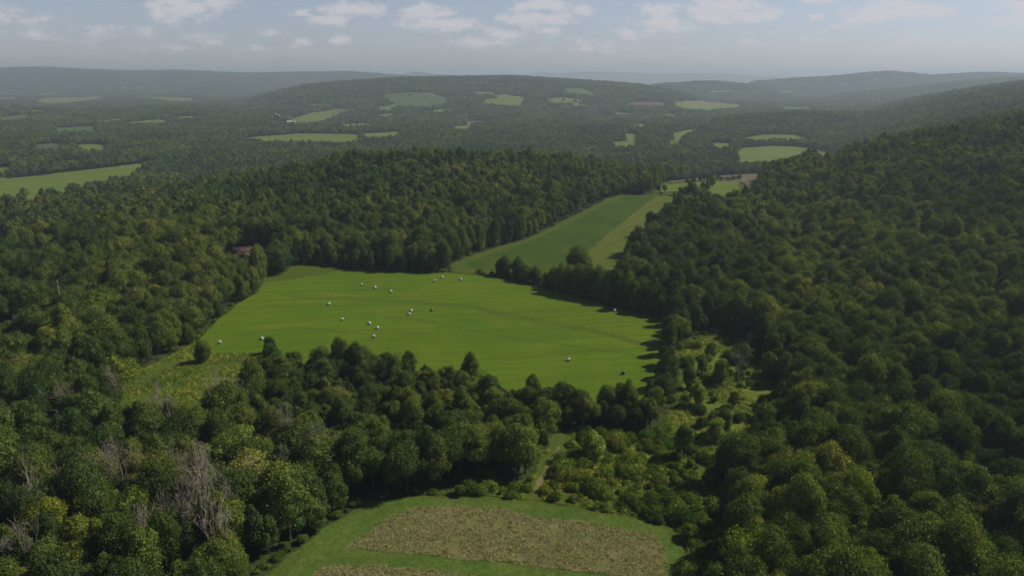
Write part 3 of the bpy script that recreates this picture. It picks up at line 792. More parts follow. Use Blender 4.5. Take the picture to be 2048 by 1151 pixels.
# ------------------------------------------------------------------ where trees stand
def jitter_grid(y0, y1, sp, seed, kx=.80, add=45, jit=.36):
    r = np.random.default_rng(seed)
    xm = kx * y1 + add
    xs = np.arange(-xm, xm, sp); ys = np.arange(y0, y1, sp * .87)
    X, Y = np.meshgrid(xs, ys)
    X = X + (np.arange(len(ys)) % 2)[:, None] * sp / 2
    X = X + r.uniform(-jit, jit, X.shape) * sp; Y = Y + r.uniform(-jit, jit, Y.shape) * sp
    X, Y = X.ravel(), Y.ravel()
    k = np.abs(X) < kx * Y + add
    return X[k], Y[k]
def free(X, Y, pad=0.0):
    ok = np.ones(len(X), bool)
    for P in CLEAR:
        lo, hi = P.min(0) - pad, P.max(0) + pad
        k = np.nonzero(ok & (X > lo[0]) & (X < hi[0]) & (Y > lo[1]) & (Y < hi[1]))[0]
        if not len(k): continue
        bad = inside(P, X[k], Y[k])
        if pad > 0:
            for a in range(8):
                t = a * math.pi / 4
                bad |= inside(P, X[k] + math.cos(t) * pad, Y[k] + math.sin(t) * pad)
        ok[k[bad]] = False
    for (a, b, c) in YW:
        ok &= (X - a) ** 2 + (Y - b) ** 2 > c * c
    return ok

NEARK = ['domed0', 'domed1', 'domed2', 'spreading0', 'tall0', 'tall1', 'lopsided0', 'thin0', 'thin1', 'brushy0', 'brushy1', 'brushy2', 'leafy0', 'leafy1']
def in_mw(x, y):
    px, row, _ = project(x, y, terrain(x, y) + 7)
    return (px > 470) & (px < 1335) & (row > 655) & (y > 80) & (y < 262)
X1, Y1 = jitter_grid(62, 900, 4.5, 1)
X2, Y2 = jitter_grid(78, 264, 4.0, 2)
a, b = in_mw(X1, Y1), in_mw(X2, Y2)
X, Y = np.concatenate([X1[~a], X2[b]]), np.concatenate([Y1[~a], Y2[b]])
MW = np.concatenate([np.zeros((~a).sum(), bool), np.ones(b.sum(), bool)])
ok = free(X, Y, 1.2)
ppx = project(X, Y, terrain(X, Y))[0]
ok &= ~((Y < 122) & (ppx > 500) & (ppx < 1420))
X, Y, MW = X[ok], Y[ok], MW[ok]
EDGE = ~free(X, Y, 6.5)
Z = terrain(X, Y)
PX, ROW, DEP = project(X, Y, Z + 8)
rr = np.random.default_rng(3)
n = len(X)
SC = (.44 + .36 * rr.random(n) ** 1.5) * (1 + .35 * vnoise(X / 25, Y / 25, 31))
SC = np.where(MW, rr.uniform(.72, 1.15, n) * (1 + .25 * vnoise(X / 16, Y / 16, 33)) * (.98 - .34 * smooth((Y - 120) / 70)), SC)
LL = (PX < 560) & (ROW > 730)
drop = LL & (rr.random(n) < .08)                            # gaps in the ragged wood at lower left
X, Y, Z, SC, PX, ROW, DEP, MW, LL, EDGE = [v[~drop] for v in (X, Y, Z, SC, PX, ROW, DEP, MW, LL, EDGE)]
n = len(X)
w_def = np.array([.2, .2, .18, .14, .1, .06, .12, 0, 0, 0, 0, 0, 0, 0])
w_ll = np.array([.10, .10, .10, .06, .12, .08, .12, .07, .05, .06, .06, .04, .02, .02])
w_mw = np.array([.04, .04, .03, .0, .10, .08, .05, .03, .03, .2, .2, .2, 0, 0])
w_ed = np.array([.04, .04, .06, 0, .10, .10, .06, 0, 0, .05, 0, .05, .25, .25])
KI = rr.choice(14, n, p=w_def)
KI = np.where(LL, rr.choice(14, n, p=w_ll), KI); KI = np.where(MW, rr.choice(14, n, p=w_mw), KI); KI = np.where(EDGE & ~MW, rr.choice(14, n, p=w_ed), KI)
ROT = rr.uniform(0, 6.28, n)
ZS = np.where(MW, rr.uniform(.9, 1.15, n), rr.uniform(1.1, 1.4, n) * np.where((X < 60) & (Y > 290) & (Y < 760), 1.12, 1.0))
TINT = np.ones((n, 3)) * rr.uniform(.8, 1.2, n)[:, None]
yel = rr.random(n) < np.where(LL, .07, .012)
TINT[yel] *= np.array([1.5, 1.35, .9])

inframe = (PX > -40) & (PX < 2090) & (ROW < 1190) & (ROW > 100)
size = 11 * SC / DEP
order = np.argsort(-np.where(inframe, size, 0))
EXTRA_TREES = []   # placed by hand: px, row of base, model, scale, tint, label
EXTRA_TREES += [
    (541, 706, 'leafy1', (.42, .42, .50), (.8, .85, .9), 'slim dark vine-clad tree standing alone at the near edge of the hay meadow'),
    (408, 724, 'leafy1', (.66, .66, .62), (.9, .9, .9), 'leaning tree on the bank between hay meadow and rough meadow'),
    (556, 545, 'leafy0', (1.5, 1.5, 1.0), (.85, .9, .8), 'big round dark tree beside the red-roofed house'),
    (1160, 572, 'lopsided0', (1.05, 1.05, 1.2), (.85, .85, .85), 'tallest tree of the hedgerow between hay meadow and striped field'),
    (1185, 590, 'dead1', (.8, .8, .8), (1, 1, 1), 'pale bare trunk showing in the hedgerow above the hay meadow'),
    (1283, 560, 'domed2', (1.0, 1.0, .8), (1.5, 1.5, 1.1), 'pale green rounded tree at the corner of the cut hay strip'),
    (1510, 1165, 'spreading0', (1.0, 1.0, .8), (2.3, 2.1, 1.0), 'bright yellow-green tree cut by the bottom edge of the photo'),
    (108, 1110, 'domed1', (.75, .75, .9), (2.4, 1.8, .8), 'yellow-topped tree near the lower left corner'),
    (238, 790, 'domed0', (.9, .9, .8), (1.9, 1.6, 1.0), 'olive-gold rounded tree at the left end of the rough meadow'),
    (1180, 470, 'domed0', (.01, .01, .01), (1, 1, 1), None),
]
EXTRA_TREES = [e for e in EXTRA_TREES if e[5]]
# hedgerow between the hay meadow and the strip field, hedges and rows elsewhere
def line_pts(pts, sp, r, jit=1.0):
    W = [np.array(at(*p)) for p in pts]; out = []
    for a, b in zip(W[:-1], W[1:]):
        k = max(1, int(np.linalg.norm(b - a) / sp))
        for s in range(k):
            out.append(a + (b - a) * (s + r.uniform(0, .6)) / k + r.normal(size=2) * jit)
    return out
r = np.random.default_rng(17)
HX, HY, HS, HK = [], [], [], []
def add_line(pts, sp, s, keys, jit=1.0, szxy=1.0):
    for p in line_pts(pts, sp, r, jit):
        HX.append(p[0]); HY.append(p[1]); f = s * r.uniform(.75, 1.2); HS.append((f * szxy, f * szxy, f)); HK.append(r.choice(keys))
ek = ['tall0', 'tall1', 'lopsided0', 'domed2']
ek = ['tall0', 'lopsided0', 'leafy0', 'leafy1', 'leafy1']
add_line([(1000, 547), (1056, 560)], 1.9, .66, ['leafy0', 'leafy1'], 1.0)
add_line([(960, 545), (1050, 560), (1200, 600), (1330, 634)], 2.4, .6, ['shrub0', 'shrub1', 'shrub2'], 1.2)
add_line([(1050, 560), (1110, 575)], 2.4, .52, ['leafy0', 'leafy1', 'brushy0'], .9)
add_line([(1108, 575), (1150, 588), (1225, 607)], 2.0, .80, ['leafy0', 'leafy1', 'brushy0', 'brushy1', 'lopsided0'], 1.8, .85)
add_line([(1140, 580), (1200, 596)], 3.2, 1.0, ['leafy0', 'leafy1'], 1.2)
add_line([(1210, 602), (1270, 617), (1335, 635)], 2.4, .85, ['leafy0', 'leafy1', 'tall0'], 1.2, .8)
add_line([(1300, 386), (1345, 387), (1405, 390)], 7, .45, ['mid2', 'mid0', 'mid3'], 2)
add_line([(1405, 386), (1420, 372)], 7, .55, ['mid2'], 2)
add_line([(1370, 372), (1410, 364), (1480, 361)], 10, .42, ['mid2', 'mid3'], 2)
add_line([(1480, 294), (1520, 292)], 7, .7, ['mid0', 'mid2'], 3)
add_line([(1538, 292), (1600, 294), (1640, 300), (1672, 304)], 4.5, .8, ['mid0', 'mid2', 'mid1'], 3)
add_line([(1620, 318), (1680, 314), (1720, 320)], 11, .7, ['mid2', 'mid2', 'mid3'], 5)
add_line([(90, 350), (140, 344), (205, 337)], 6, .85, ['mid0', 'mid3'], 3)
add_line([(60, 402), (130, 396), (150, 392), (240, 366)], 12, .8, ['mid0', 'mid3'], 5)
add_line([(-20, 362), (40, 354), (90, 347)], 12, .7, ['mid0', 'mid3'], 5)
add_line([(425, 712), (470, 716), (530, 716)], 3.2, .22, ['shrub0', 'shrub1'], .8, 1.0)
add_line([(770, 198), (890, 197)], 60, .7, ['mid0'], 20)
add_line([(1050, 203), (1090, 200), (1165, 209)], 30, .8, ['mid0'], 10)

# dead trees (centre of the crown in the photograph)
DEAD = [(125, 974), (188, 974), (78, 802), (133, 814), (227, 775), (315, 837), (345, 845), (443, 806), (576, 865), (376, 1053), (392, 994), (415, 974), (439, 982), (451, 1033),
        (325, 1033), (513, 974), (51, 1092), (431, 1092), (10, 822), (235, 951), (360, 1000), (470, 1010), (495, 990), (405, 1040), (345, 930), (640, 905), (1480, 720), (60, 1000), (290, 1075)]
DEADW = [at(a, b, 8) for a, b in DEAD]

# ------------------------------------------------------------------ individual trees
cnt = {}
def instance_tree(name, key, x, y, s, rot, label, cat, group, tint=(1, 1, 1)):
    m = MODELS[key]
    root = bpy.data.objects.new(name, None); COL.objects.link(root)
    root.empty_display_size = 1
    hx_ = math.sin(x * 12.9 + y * 7.3); hy_ = math.sin(x * 5.1 - y * 9.7)
    root.location = (x, y, terr(x, y)); root.rotation_euler = (.06 * hx_, .06 * hy_, rot); root.scale = (s[0] * (1 + .16 * hx_), s[1] * (1 + .16 * hy_), s[2])
    tag(root, label, cat, group)
    if m.trunk:
        t = bpy.data.objects.new('trunk', m.trunk); COL.objects.link(t); t.parent = root
    c = bpy.data.objects.new('bare_branches' if key.startswith('dead') else 'crown', m.crown); COL.objects.link(c); c.parent = root
    c.color = (*tint, 1)
    return root
ORD = ['first', 'second', 'third', 'fourth', 'fifth', 'sixth', 'seventh', 'eighth', 'ninth', 'tenth', 'eleventh', 'twelfth', 'thirteenth', 'fourteenth',
       'fifteenth', 'sixteenth', 'seventeenth', 'eighteenth', 'nineteenth', 'twentieth']
def ordinal(k):
    if k < 20: return ORD[k]
    return {20: 'twenty-first', 21: 'twenty-second', 22: 'twenty-third', 23: 'twenty-fourth', 24: 'twenty-fifth', 25: 'twenty-sixth', 26: 'twenty-seventh', 27: 'twenty-eighth',
            28: 'twenty-ninth', 29: 'thirtieth'}.get(k, str(k + 1) + 'th')
SHAPE_WORD = {'domed': 'dome-crowned', 'spreading': 'broad spreading', 'tall': 'tall narrow', 'lopsided': 'lopsided', 'thin': 'thin-leaved', 'brushy': 'brushy', 'leafy': 'low-branched'}
def region_name(px, row):
    if px < 600 and row > 700: return 'lower left wood'
    if px < 1400 and row > 640 and px > 560: return 'wood behind brown field'
    if px >= 1330: return 'right hillside'
    return 'by hay meadow'
def row_labels(items):
    """items: list of (px,row,look,region); returns unique labels by row (from the bottom) and place from the left"""
    out = [None] * len(items)
    regs = {}
    for k, it in enumerate(items): regs.setdefault(it[3], []).append(k)
    for reg, ks in regs.items():
        ks.sort(key=lambda k: -items[k][1])
        per = 12
        rows = [ks[a:a + per] for a in range(0, len(ks), per)]
        for ri, rw in enumerate(rows):
            rw.sort(key=lambda k: items[k][0])
            for ci, k in enumerate(rw):
                out[k] = '%s, %s from left, %s row up, %s' % (items[k][2], ordinal(ci), ordinal(ri), reg)
    return out
NIND = 285
ind = order[:NIND]
looks = []
for k in ind:
    kn = ''.join(ch for ch in NEARK[KI[k]] if not ch.isdigit())
    t = TINT[k]
    colw = 'yellowish' if yel[k] else ('dark green' if t.mean() < .95 else ('mid green' if t.mean() < 1.06 else 'olive green'))
    looks.append((PX[k], ROW[k], '%s %s tree' % (colw, SHAPE_WORD[kn]), region_name(PX[k], ROW[k])))
labs = row_labels(looks)
GRP = {'lower left wood': 'trees of the lower left wood', 'wood behind brown field': 'trees of the wood behind the brown field',
       'right hillside': 'trees of the right hillside wood', 'by hay meadow': 'trees round the hay meadow'}
for k, lb, lk in zip(ind, labs, looks):
    s = SC[k]
    instance_tree('bare_tree' if NEARK[KI[k]].startswith('dead') else 'broadleaf_tree', NEARK[KI[k]], X[k], Y[k], (s, s, s * float(ZS[k])), ROT[k], lb, 'tree', GRP[lk[3]], tuple(TINT[k]))
for px, row, key, s, tint, lb in EXTRA_TREES:
    x, y = at(px, row)
    instance_tree('bare_tree' if key.startswith('dead') else 'broadleaf_tree', key, x, y, s, px * .37, lb, 'tree', 'trees that stand out by themselves', tint)
dl = row_labels([(*project(a, b, terr(a, b) + 8)[:2], 'bare grey dead tree', 'lower left wood' if project(a, b, 8)[0] < 700 else 'scrub below meadow') for a, b in DEADW])
for i, ((x, y), lb) in enumerate(zip(DEADW, dl)):
    s = [1.1, 1.2, .95, 1.3][i % 4]
    instance_tree('dead_tree', 'dead%d' % (i % 3), x, y, (s, s, s), i * 1.7, lb, 'dead tree', 'bare dead trees')

# the rest of the woods as one mass
rest = np.ones(n, bool); rest[ind] = False
keys = NEARK + ['mid0', 'mid1', 'mid2', 'mid3', 'clump0', 'clump1', 'clump2', 'clump3', 'grove0', 'grove1', 'grove2', 'grove3', 'shrub0', 'shrub1', 'shrub2']
kx = {k: i for i, k in enumerate(keys)}
AP, AR, AS, AI = [np.stack([X[rest], Y[rest], Z[rest]], 1)], [ROT[rest]], [np.stack([SC[rest]] * 2 + [SC[rest] * ZS[rest]], 1)], [KI[rest]]
# beyond 420 m the lighter models take over
far_m = AP[0][:, 1] > 430
AI[0] = np.where(far_m, kx['mid0'] + rr.integers(0, 4, len(far_m)), AI[0])
HXa, HYa = np.array(HX), np.array(HY)
AP.append(np.stack([HXa, HYa, terrain(HXa, HYa)], 1)); AR.append(rr.uniform(0, 6.28, len(HX))); AS.append(np.array(HS)); AI.append(np.array([kx[k] for k in HK]))
def band(y0, y1, sp, seed, base, s0, s1, pad, zoff=0.0):
    x, y = jitter_grid(y0, y1, sp, seed, .76, 40)
    o = free(x, y, pad)
    x, y = x[o], y[o]
    rb = np.random.default_rng(seed)
    s = rb.uniform(s0, s1, len(x))
    AP.append(np.stack([x, y, terrain(x, y) + zoff], 1)); AR.append(rb.uniform(0, 6.28, len(x))); AS.append(np.stack([s, s, s * rb.uniform(.85, 1.15, len(x))], 1))
    AI.append(kx[base + '0'] + rb.integers(0, 4, len(x)))
band(900, 2000, 6.3, 11, 'mid', .52, .90, 2.2)
band(2000, 4600, 20, 12, 'clump', .85, 1.08, 8.0, -1.5)
band(4600, 9000, 47, 13, 'grove', .9, 1.05, 16.0, -2.0)
AP, AR, AS, AI = np.concatenate(AP), np.concatenate(AR), np.concatenate(AS), np.concatenate(AI)
print('forest instances', len(AP))
scatter('woodland', AP, AR, AS, AI, keys, 'dense green broadleaf woods covering the valley and the hills')

# ------------------------------------------------------------------ shrubs
def grid_in(P, sp, seed, jit=.42):
    r = np.random.default_rng(seed)
    lo, hi = P.min(0), P.max(0)
    gx, gy = np.meshgrid(np.arange(lo[0], hi[0], sp), np.arange(lo[1], hi[1], sp))
    gx = gx.ravel() + r.uniform(-jit, jit, gx.size) * sp; gy = gy.ravel() + r.uniform(-jit, jit, gy.size) * sp
    k = inside(P, gx, gy)
    return gx[k], gy[k], r
sx, sy, r = grid_in(SCRUB, 2.7, 41)
trackP = CLEAR[[i for i, P in enumerate(CLEAR)][0]]
TR = poly([(1050, 1003), (1058, 972), (1084, 922), (1108, 880), (1114, 862), (1147, 862), (1139, 893), (1106, 938), (1082, 988), (1088, 1006)])
k = ~inside(TR, sx, sy) & ~inside(FGP, sx, sy)
mead = inside(SCRUBM, sx, sy)
k &= ~(mead & (r.random(len(sx)) < .72))
k &= (vnoise(sx / 9, sy / 9, 51) > -.34) | (r.random(len(sx)) < .4)
sx, sy, mead = sx[k], sy[k], mead[k]
sz = terrain(sx, sy)
spx, srow, sdep = project(sx, sy, sz + 1)
ss = r.uniform(.35, .95, len(sx)) * (1 + .8 * vnoise(sx / 7, sy / 7, 52))
od = np.argsort(-ss / sdep)
sk = r.integers(0, 3, len(sx)); srot = r.uniform(0, 6.28, len(sx))
NSH = 290
si = od[:NSH]
sl = row_labels([(spx[a], srow[a], ['low rounded', 'dense leafy', 'upright twiggy'][sk[a]] + ' shrub', 'right of worn path' if spx[a] > 1090 else 'left of worn path') for a in si])
for a, lb in zip(si, sl):
    s = float(ss[a])
    c = r.uniform(.75, 1.3)
    m = instance_tree('shrub', 'shrub%d' % sk[a], sx[a], sy[a], (s, s, s), srot[a], lb, 'shrub', 'shrubs of the rough scrub', (c * r.uniform(.9, 1.15), c, c * .95))
rs = np.ones(len(sx), bool); rs[si] = False
# forest-edge shrubs along the fields
EX, EY = [], []
for P, st in ((HAY, 1.5), (FGP, 1.6), (STRIP, 3.0)):
    m_ = len(P)
    for a in range(m_):
        p, q = P[a], P[(a + 1) % m_]
        d = np.linalg.norm(q - p)
        for s in range(int(d / st)):
            t = p + (q - p) * (s + r.uniform(0, 1)) * st / d
            nrm = np.array([(q - p)[1], -(q - p)[0]]) / d
            for sgn in (1, -1):
                c = t + nrm * sgn * r.uniform(.6, 2.4)
                if not any(inside(PP, np.array([c[0]]), np.array([c[1]]))[0] for PP in CLEAR) and r.random() < .7 and c[1] > 70:
                    EX.append(c[0]); EY.append(c[1])
EX, EY = np.array(EX), np.array(EY)
es = r.uniform(.25, .62, len(EX))
bx, by = np.concatenate([sx[rs], EX]), np.concatenate([sy[rs], EY])
bs = np.concatenate([ss[rs], es]); bk = np.concatenate([sk[rs], r.integers(0, 3, len(EX))])
scatter('undergrowth', np.stack([bx, by, terrain(bx, by)], 1), r.uniform(0, 6.28, len(bx)), np.stack([bs] * 3, 1), bk, ['shrub0', 'shrub1', 'shrub2'],
        'small bushes filling the scrub and the edges of the fields')
# small trees in the scrub
mx, my, r = grid_in(SCRUB, 13.5, 44)
mx, my = mx[~inside(TR, mx, my)], my[~inside(TR, mx, my)]
k = inside(SCRUBM, mx, my) | (r.random(len(mx)) < .16)
mx, my = mx[k], my[k]
k = ~inside(FGP, mx, my); mx, my = mx[k], my[k]
mpx, mrow, _ = project(mx, my, 3)
ml = row_labels([(a, b, 'small young tree', 'below meadow corner') for a, b in zip(mpx, mrow)])
for x, y, lb in zip(mx, my, ml):
    s = r.uniform(.45, .85); c = r.uniform(1.5, 2.4)
    instance_tree('young_tree', ['brushy0', 'brushy1', 'brushy2', 'leafy1'][int(r.integers(4))], x, y, (s, s, s * r.uniform(.9, 1.15)), r.uniform(0, 6), lb, 'young tree', 'young trees in the scrub', (c * 1.1, c, c * .8))

# ------------------------------------------------------------------ weeds and dry crop
def tufts(name, polys, sp, keys, seed, smin, smax, label, avoid=(), thr=-1.0, ns=6):
    PX_, PY_ = [], []
    for P in polys:
        gx, gy, r = grid_in(P, sp, seed)
        k = vnoise(gx / ns, gy / ns, seed) > thr
        for Q in avoid: k &= ~inside(Q, gx, gy)
        PX_.append(gx[k]); PY_.append(gy[k])
    gx, gy = np.concatenate(PX_), np.concatenate(PY_)
    r = np.random.default_rng(seed)
    s = r.uniform(smin, smax, len(gx))
    print(name, len(gx))
    scatter(name, np.stack([gx, gy, terrain(gx, gy) + .1], 1), r.uniform(0, 6.28, len(gx)), np.stack([s, s, s], 1), r.integers(0, len(keys), len(gx)), keys, label)
tufts('dry_crop_stalks', [CROP1, CROP2], .52, ['drytuft0', 'drytuft1'], 61, .5, 1.3, 'dry brown seed heads of the old crop in the foreground field', thr=-.30, ns=2.2)
tufts('tall_weeds', [SCRUB, MEAD], 1.15, ['weedtuft0', 'weedtuft1'], 62, .7, 1.9, 'yellowish tall weeds between the shrubs and over the rough meadow', avoid=(TR, FGP), thr=-.18)

# ------------------------------------------------------------------ hay bales
def bale_mesh(name, mat, seed):
    r = np.random.default_rng(seed)
    n, V, Fc = 24, [], []
    prof = [(0, 0), (.35, 0.0), (.58, .015), (.68, .06), (.72, .16), (.735, .35), (.73, .62), (.735, .88), (.72, 1.06), (.68, 1.16), (.58, 1.205), (.35, 1.22), (0, 1.22)]
    for (q, w) in prof:
        for a in range(n):
            t = 2 * math.pi * a / n
            k = 1 + r.normal() * .008
            zz = q * math.sin(t) * k
            zz = max(zz, -.66)
            V.append((w - .61, q * math.cos(t) * k, zz + .66))
    for i in range(len(prof) - 1):
        for a in range(n):
            b = (a + 1) % n
            Fc.append([i * n + a, i * n + b, (i + 1) * n + b, (i + 1) * n + a])
    me = mesh_np(name, np.array(V), [np.array(Fc)[:, ::-1]], mat)
    me.polygons.foreach_set('use_smooth', np.ones(len(me.polygons), bool))
    return me
BM = {'w': bale_mesh('wrapped_bale', MAT['wrap'], 1), 'h': bale_mesh('unwrapped_bale', MAT['hayroll'], 2), 'd': bale_mesh('dark_bale', MAT['darkroll'], 3)}
BALES = [(723.5, 571, 'w', 'white wrapped bale, leftmost of the three in a row near the far trees'),
         (750, 577, 'w', 'white wrapped bale, middle of the three in a row near the far trees'),
         (782, 585, 'w', 'white wrapped bale, rightmost of the three in a row near the far trees'),
         (658, 610, 'w', 'lone white bale on the left half of the meadow, below three in a row'),
         (685, 641, 'w', 'white wrapped bale left of the pair close to the middle wood'),
         (738.5, 649, 'w', 'upper left white bale of the pair just above the middle wood'),
         (755, 658, 'w', 'lower right white bale of the pair just above the middle wood'),
         (748, 675, 'w', 'white bale nearest the left half of the middle wood, just below the pair'),
         (822, 623.5, 'w', 'upper bale of the two white bales nearly touching in mid meadow'),
         (818.5, 630, 'w', 'lower bale of the two white bales nearly touching in mid meadow'),
         (864, 622, 'h', 'brown unwrapped hay bale right of the two white bales in mid meadow'),
         (870, 563.5, 'w', 'white bale lying lower left of another below the gap in the trees'),
         (884, 556.5, 'w', 'farthest white bale, right under the trees at the gap'),
         (921.5, 560.5, 'w', 'white bale in front of the opening to the soybean field'),
         (440.3, 687, 'w', 'white bale at the lower left corner of the meadow beside the leaning tree'),
         (524, 679.5, 'w', 'white bale just left of the slim lone tree'),
         (1229, 623, 'w', 'white bale beside the hedgerow at the upper right of the meadow'),
         (1302.5, 685, 'w', 'white bale near the right end of the meadow by the hillside trees'),
         (1137.5, 722, 'w', 'white bale just behind the middle wood on the right half of the meadow'),
         (1246.5, 748.5, 'd', 'dark bale at the lower right of the meadow')]
for i, (px, row, kk, lb) in enumerate(BALES):
    x, y = at(px, row)
    s = .8
    o = obj('hay_bale', BM[kk], None, (x, y, terr(x, y) + .12), lb, 'hay bale', 'round bales on the hay meadow')
    o.rotation_euler = (0, 0, math.radians([20, 60, 35, 50, 10, 75, 40][i % 7])); o.scale = (s, s, s)

# ------------------------------------------------------------------ buildings
def box(x0, x1, y0, y1, z0, z1):
    V = np.array([[x, y, z] for z in (z0, z1) for y in (y0, y1) for x in (x0, x1)], float)
    return V, np.array([[0, 2, 3, 1], [4, 5, 7, 6], [0, 1, 5, 4], [2, 6, 7, 3], [0, 4, 6, 2], [1, 3, 7, 5]]), 0
def gable_walls(w, d, h, rh):
    V, Fq, k = box(-w / 2, w / 2, -d / 2, d / 2, -1, h)
    G = np.array([[-w / 2, -d / 2, h], [-w / 2, d / 2, h], [-w / 2, 0, h + rh], [w / 2, -d / 2, h], [w / 2, d / 2, h], [w / 2, 0, h + rh]], float)
    return [(V, Fq, 0), (G, np.array([[0, 2, 1], [3, 4, 5]]), 0)]
def gable_roof(w, d, h, rh, ov=.5, t=.22):
    parts = []
    for s in (-1, 1):
        y = s * (d / 2 + ov); zz = h - rh * ov / (d / 2)
        V = np.array([[-w / 2 - ov, y, zz], [w / 2 + ov, y, zz], [w / 2 + ov, 0, h + rh], [-w / 2 - ov, 0, h + rh]], float)
        V = np.concatenate([V + [0, 0, .02], V + [0, 0, t]])
        parts.append((V, np.array([[0, 1, 2, 3], [7, 6, 5, 4], [0, 4, 5, 1], [1, 5, 6, 2], [3, 2, 6, 7], [0, 3, 7, 4]]), 0))
    return parts
def house(name, x, y, rot, w, d, h, rh, wall, roof, label, cat, group=None, windows=True, wing=None, chimney=True, z=None):
    root = bpy.data.objects.new(name, None); COL.objects.link(root)
    root.location = (x, y, (terr(x, y) if z is None else z)); root.rotation_euler = (0, 0, rot)
    tag(root, label, cat, group)
    wp = gable_walls(w, d, h, rh); rp = gable_roof(w, d, h, rh)
    if wing:
        ww, wd, wh, wr, ox, oy = wing
        def tr(ps):
            return [(np.stack([-V[:, 1] + ox, V[:, 0] + oy, V[:, 2]], 1), f, k) for V, f, k in ps]
        wp += tr(gable_walls(ww, wd, wh, wr)); rp += tr(gable_roof(ww, wd, wh, wr))
    obj('wall', build('wall', wp, [MAT[wall]]), root)
    rf = obj('roof', build('roof', rp, [MAT[roof]]), root)
    if chimney:
        obj('chimney', build('chimney', [box(w * .22, w * .22 + .7, -.2, .5, h + rh * .3, h + rh + .8)], [MAT['roof_red']]), rf)
    if windows:
        k = max(2, int(w / 3.2))
        for s in (-1, 1):
            for i in range(k):
                cx = -w / 2 + w * (i + .5) / k
                if wing and s < 0 and abs(cx - wing[4]) < wing[1] / 2 + .7: continue
                if i == k // 2 and s < 0:
                    obj('door', build('door', [box(cx - .5, cx + .5, s * d / 2 - .04, s * d / 2 + .04, 0, 2.1)], [MAT['trim']]), root)
                    continue
                wf = obj('window', build('window', [box(cx - .62, cx + .62, s * d / 2 - .03, s * d / 2 + .03, .95, 2.35)], [MAT['trim']]), root)
                obj('pane', build('pane', [box(cx - .5, cx + .5, s * d / 2 - .05, s * d / 2 + .05, 1.07, 2.23)], [MAT['glass']]), wf)
        for s in (-1, 1):
            wf = obj('window', build('window', [box(s * w / 2 - .03, s * w / 2 + .03, -.62, .62, .95, 2.35)], [MAT['trim']]), root)
            obj('pane', build('pane', [box(s * w / 2 - .05, s * w / 2 + .05, -.5, .5, 1.07, 2.23)], [MAT['glass']]), wf)
    return root
def hat(px, row): return at(px, row)
x, y = hat(490, 518)
house('house', x, y, .12, 10, 6.6, 4.2, 2.0, 'wall_grey', 'roof_red', 'grey-walled house with a red-brown roof and front gable wing among the trees', 'house', wing=(6, 4.8, 3.0, 1.7, -2.0, -4.6))
x, y = hat(120, 530); house('house', x, y, -.5, 12, 7, 3.0, 1.6, 'wall_white', 'roof_grey', 'house with a pale grey roof in the left woods beside a dark tree gap', 'house')
x, y = hat(74, 652); house('house', x, y, .35, 13, 7, 3.0, 1.7, 'wall_white', 'roof_grey', 'house with a grey roof on the small lawn at the left edge', 'house')
x, y = hat(182, 637); house('shed', x, y, .1, 6, 4, 2.6, 1.3, 'wall_white', 'roof_white', 'small shed with a whitish roof among the left trees', 'shed', chimney=False)
x, y = hat(206, 629); house('shed', x, y, .9, 7, 4.5, 2.6, 1.3, 'wall_grey', 'roof_grey', 'small shed with a grey roof right of the whitish shed', 'shed', chimney=False)
x, y = hat(66, 496); house('shed', x, y, .2, 6, 4, 2.6, 1.3, 'wall_white', 'roof_white', 'pale shed beside the tiny bright lawn at left', 'shed', chimney=False)
FARH = [(735, 228, 10, 8, 'wall_white', 'roof_white', 'white farmhouse, leftmost at the foot of the far crop slope'),
        (752, 228, 12, 7, 'wall_white', 'roof_white', 'second white house from the left at the foot of the far crop slope'),
        (812, 234, 26, 10, 'wall_white', 'roof_grey', 'long grey-roofed barn left of the other two below the far crop slope'),
        (848, 233, 32, 10, 'wall_white', 'roof_grey', 'longest grey-roofed building below the far crop slope'),
        (888, 231, 24, 9, 'wall_grey', 'roof_grey', 'grey-roofed building at the right of the three below the far crop slope'),
        (451, 273, 14, 9, 'wall_white', 'roof_grey', 'farmhouse at the left end of the long far pasture'),
        (480, 249, 14, 8, 'wall_white', 'roof_white', 'white roofed shed left of the silo farm'),
        (1296, 239, 20, 9, 'wall_white', 'roof_white', 'white-roofed barn in the woods right of centre below the red soil field'),
        (1158, 277, 12, 7, 'wall_white', 'roof_white', 'small white house in the woods beyond the middle hill'),
        (1312, 281, 14, 9, 'wall_grey', 'roof_grey', 'grey gabled house beside the little fields beyond the middle hill'),
        (1326, 281, 12, 8, 'wall_white', 'roof_grey', 'smaller house just right of the grey gabled house'),
        (1150, 222, 12, 8, 'wall_white', 'roof_white', 'white house high in the woods under the far hill'),
        (1748, 202, 60, 20, 'wall_white', 'roof_white', 'long white building on the flat below the right far ridge, left one'),
        (1762, 202, 45, 18, 'wall_white', 'roof_white', 'long white building on the flat below the right far ridge, right one'),
        (422, 193, 70, 16, 'wall_white', 'roof_white', 'pale long building at the foot of the left far ridge'),
        (1039, 263, 16, 9, 'wall_white', 'tan_roof', 'tan-roofed house in the woods beyond the middle hill')]
MAT['tan_roof'] = plain('tan_shingles', (0.42, 0.33, 0.24))
for i, (px, row, w, d, wl, rf, lb) in enumerate(FARH):
    x, y = hat(px, row)
    house('barn' if w > 18 else 'house', x, y, [-.1, .15, .05, -.2][i % 4], w, d, 4.5, 2.6, wl, rf, lb, 'barn' if w > 18 else 'house', 'buildings in the far valley', windows=False, chimney=False)
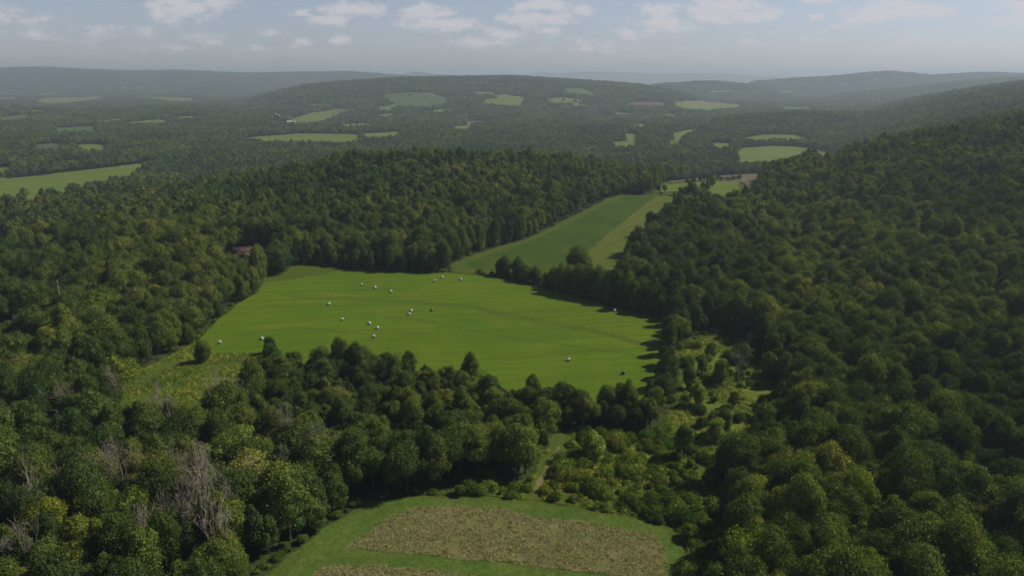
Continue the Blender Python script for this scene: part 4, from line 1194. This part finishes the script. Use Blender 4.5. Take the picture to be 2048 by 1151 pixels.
# farm with silos on the far slope
x, y = hat(575, 249); house('barn', x, y, -.1, 42, 12, 5, 4, 'wall_white', 'roof_white', 'long white-roofed barn beside the blue silos', 'barn', 'far silo farm', windows=False, chimney=False)
x, y = hat(545, 246); house('barn', x, y, .3, 26, 12, 5, 4, 'wall_grey', 'roof_red', 'red-roofed barn left of the blue silos', 'barn', 'far silo farm', windows=False, chimney=False)
def lathe(prof, n=20):
    V, Fc = [], []
    for q, z in prof:
        for a in range(n): V.append((q * math.cos(2 * math.pi * a / n), q * math.sin(2 * math.pi * a / n), z))
    for i in range(len(prof) - 1):
        for a in range(n):
            b = (a + 1) % n; Fc.append([i * n + a, i * n + b, (i + 1) * n + b, (i + 1) * n + a])
    return np.array(V), np.array(Fc), 0
for i, (px, row, R, H) in enumerate([(553, 247, 4.2, 24), (559, 247, 3.8, 20)]):
    x, y = hat(px, row)
    root = bpy.data.objects.new('silo', None); COL.objects.link(root); root.location = (x, y, terr(x, y))
    tag(root, ['taller dark blue silo on the left at the far farm', 'shorter dark blue silo on the right at the far farm'][i], 'silo', 'far silo farm')
    obj('tower', build('tower', [lathe([(R, -1), (R, H)])], [MAT['silo']]), root)
    obj('dome', build('dome', [lathe([(R + .1, H), (R * .86, H + 1.4), (R * .5, H + 2.5), (0.01, H + 3)])], [MAT['roof_grey']]), root)
# utility pole
x, y = hat(127, 634)
root = bpy.data.objects.new('utility_pole', None); COL.objects.link(root); root.location = (x, y, terr(x, y))
tag(root, 'pale utility pole rising above the trees on the left', 'pole')
obj('post', build('post', [(*tube((0, 0, -1), (0, 0, 15), .17, .12, 8), 0)], [MAT['concrete']]), root)
obj('crossarm', build('crossarm', [box(-1.3, 1.3, -.08, .08, 13.4, 13.6)], [MAT['bark']]), root)
for sx_ in (-1.1, 0, 1.1):
    obj('insulator', build('insulator', [(*tube((sx_, 0, 13.6 if sx_ else 15), (sx_, 0, 13.95 if sx_ else 15.3), .08, .05, 6), 0)], [MAT['wrap']]), root)
# little roads and lawns at the left
drape('road', poly([(28, 470), (62, 466), (62, 471), (30, 475)]), MAT['concrete'], .3, clear=False)
drape('lawn', poly([(40, 664), (62, 648), (85, 642), (90, 650), (60, 668)]), MAT['hay'], .25, clear=False)
drape('lawn', poly([(122, 536), (128, 526), (165, 524), (170, 532)]), MAT['rough'], .25, clear=False)

# ------------------------------------------------------------------ haze
zmin, zmax = float(GZ.min()) - 1.0, float(max(GZ.max(), CAMZ)) + 16
hb = [box(-33000, 33000, -33000, 33000, zmin, zmax)]
hm, t = new_mat('air')
pv = N(t, 'ShaderNodeVolumePrincipled')
pv.inputs['Color'].default_value = (0.75, 0.89, 1.0, 1)
pv.inputs['Density'].default_value = 1.4e-4
pv.inputs['Density Attribute'].default_value = ''
pv.inputs['Anisotropy'].default_value = 0.2
o_ = N(t, 'ShaderNodeOutputMaterial'); L(t, pv.outputs[0], o_.inputs['Volume'])
hm.cycles.homogeneous_volume = True
haze = obj('haze', build('haze', hb, [hm]), kind='stuff', label='pale blue haze in the air over the far hills')
print('haze box', zmin, zmax)
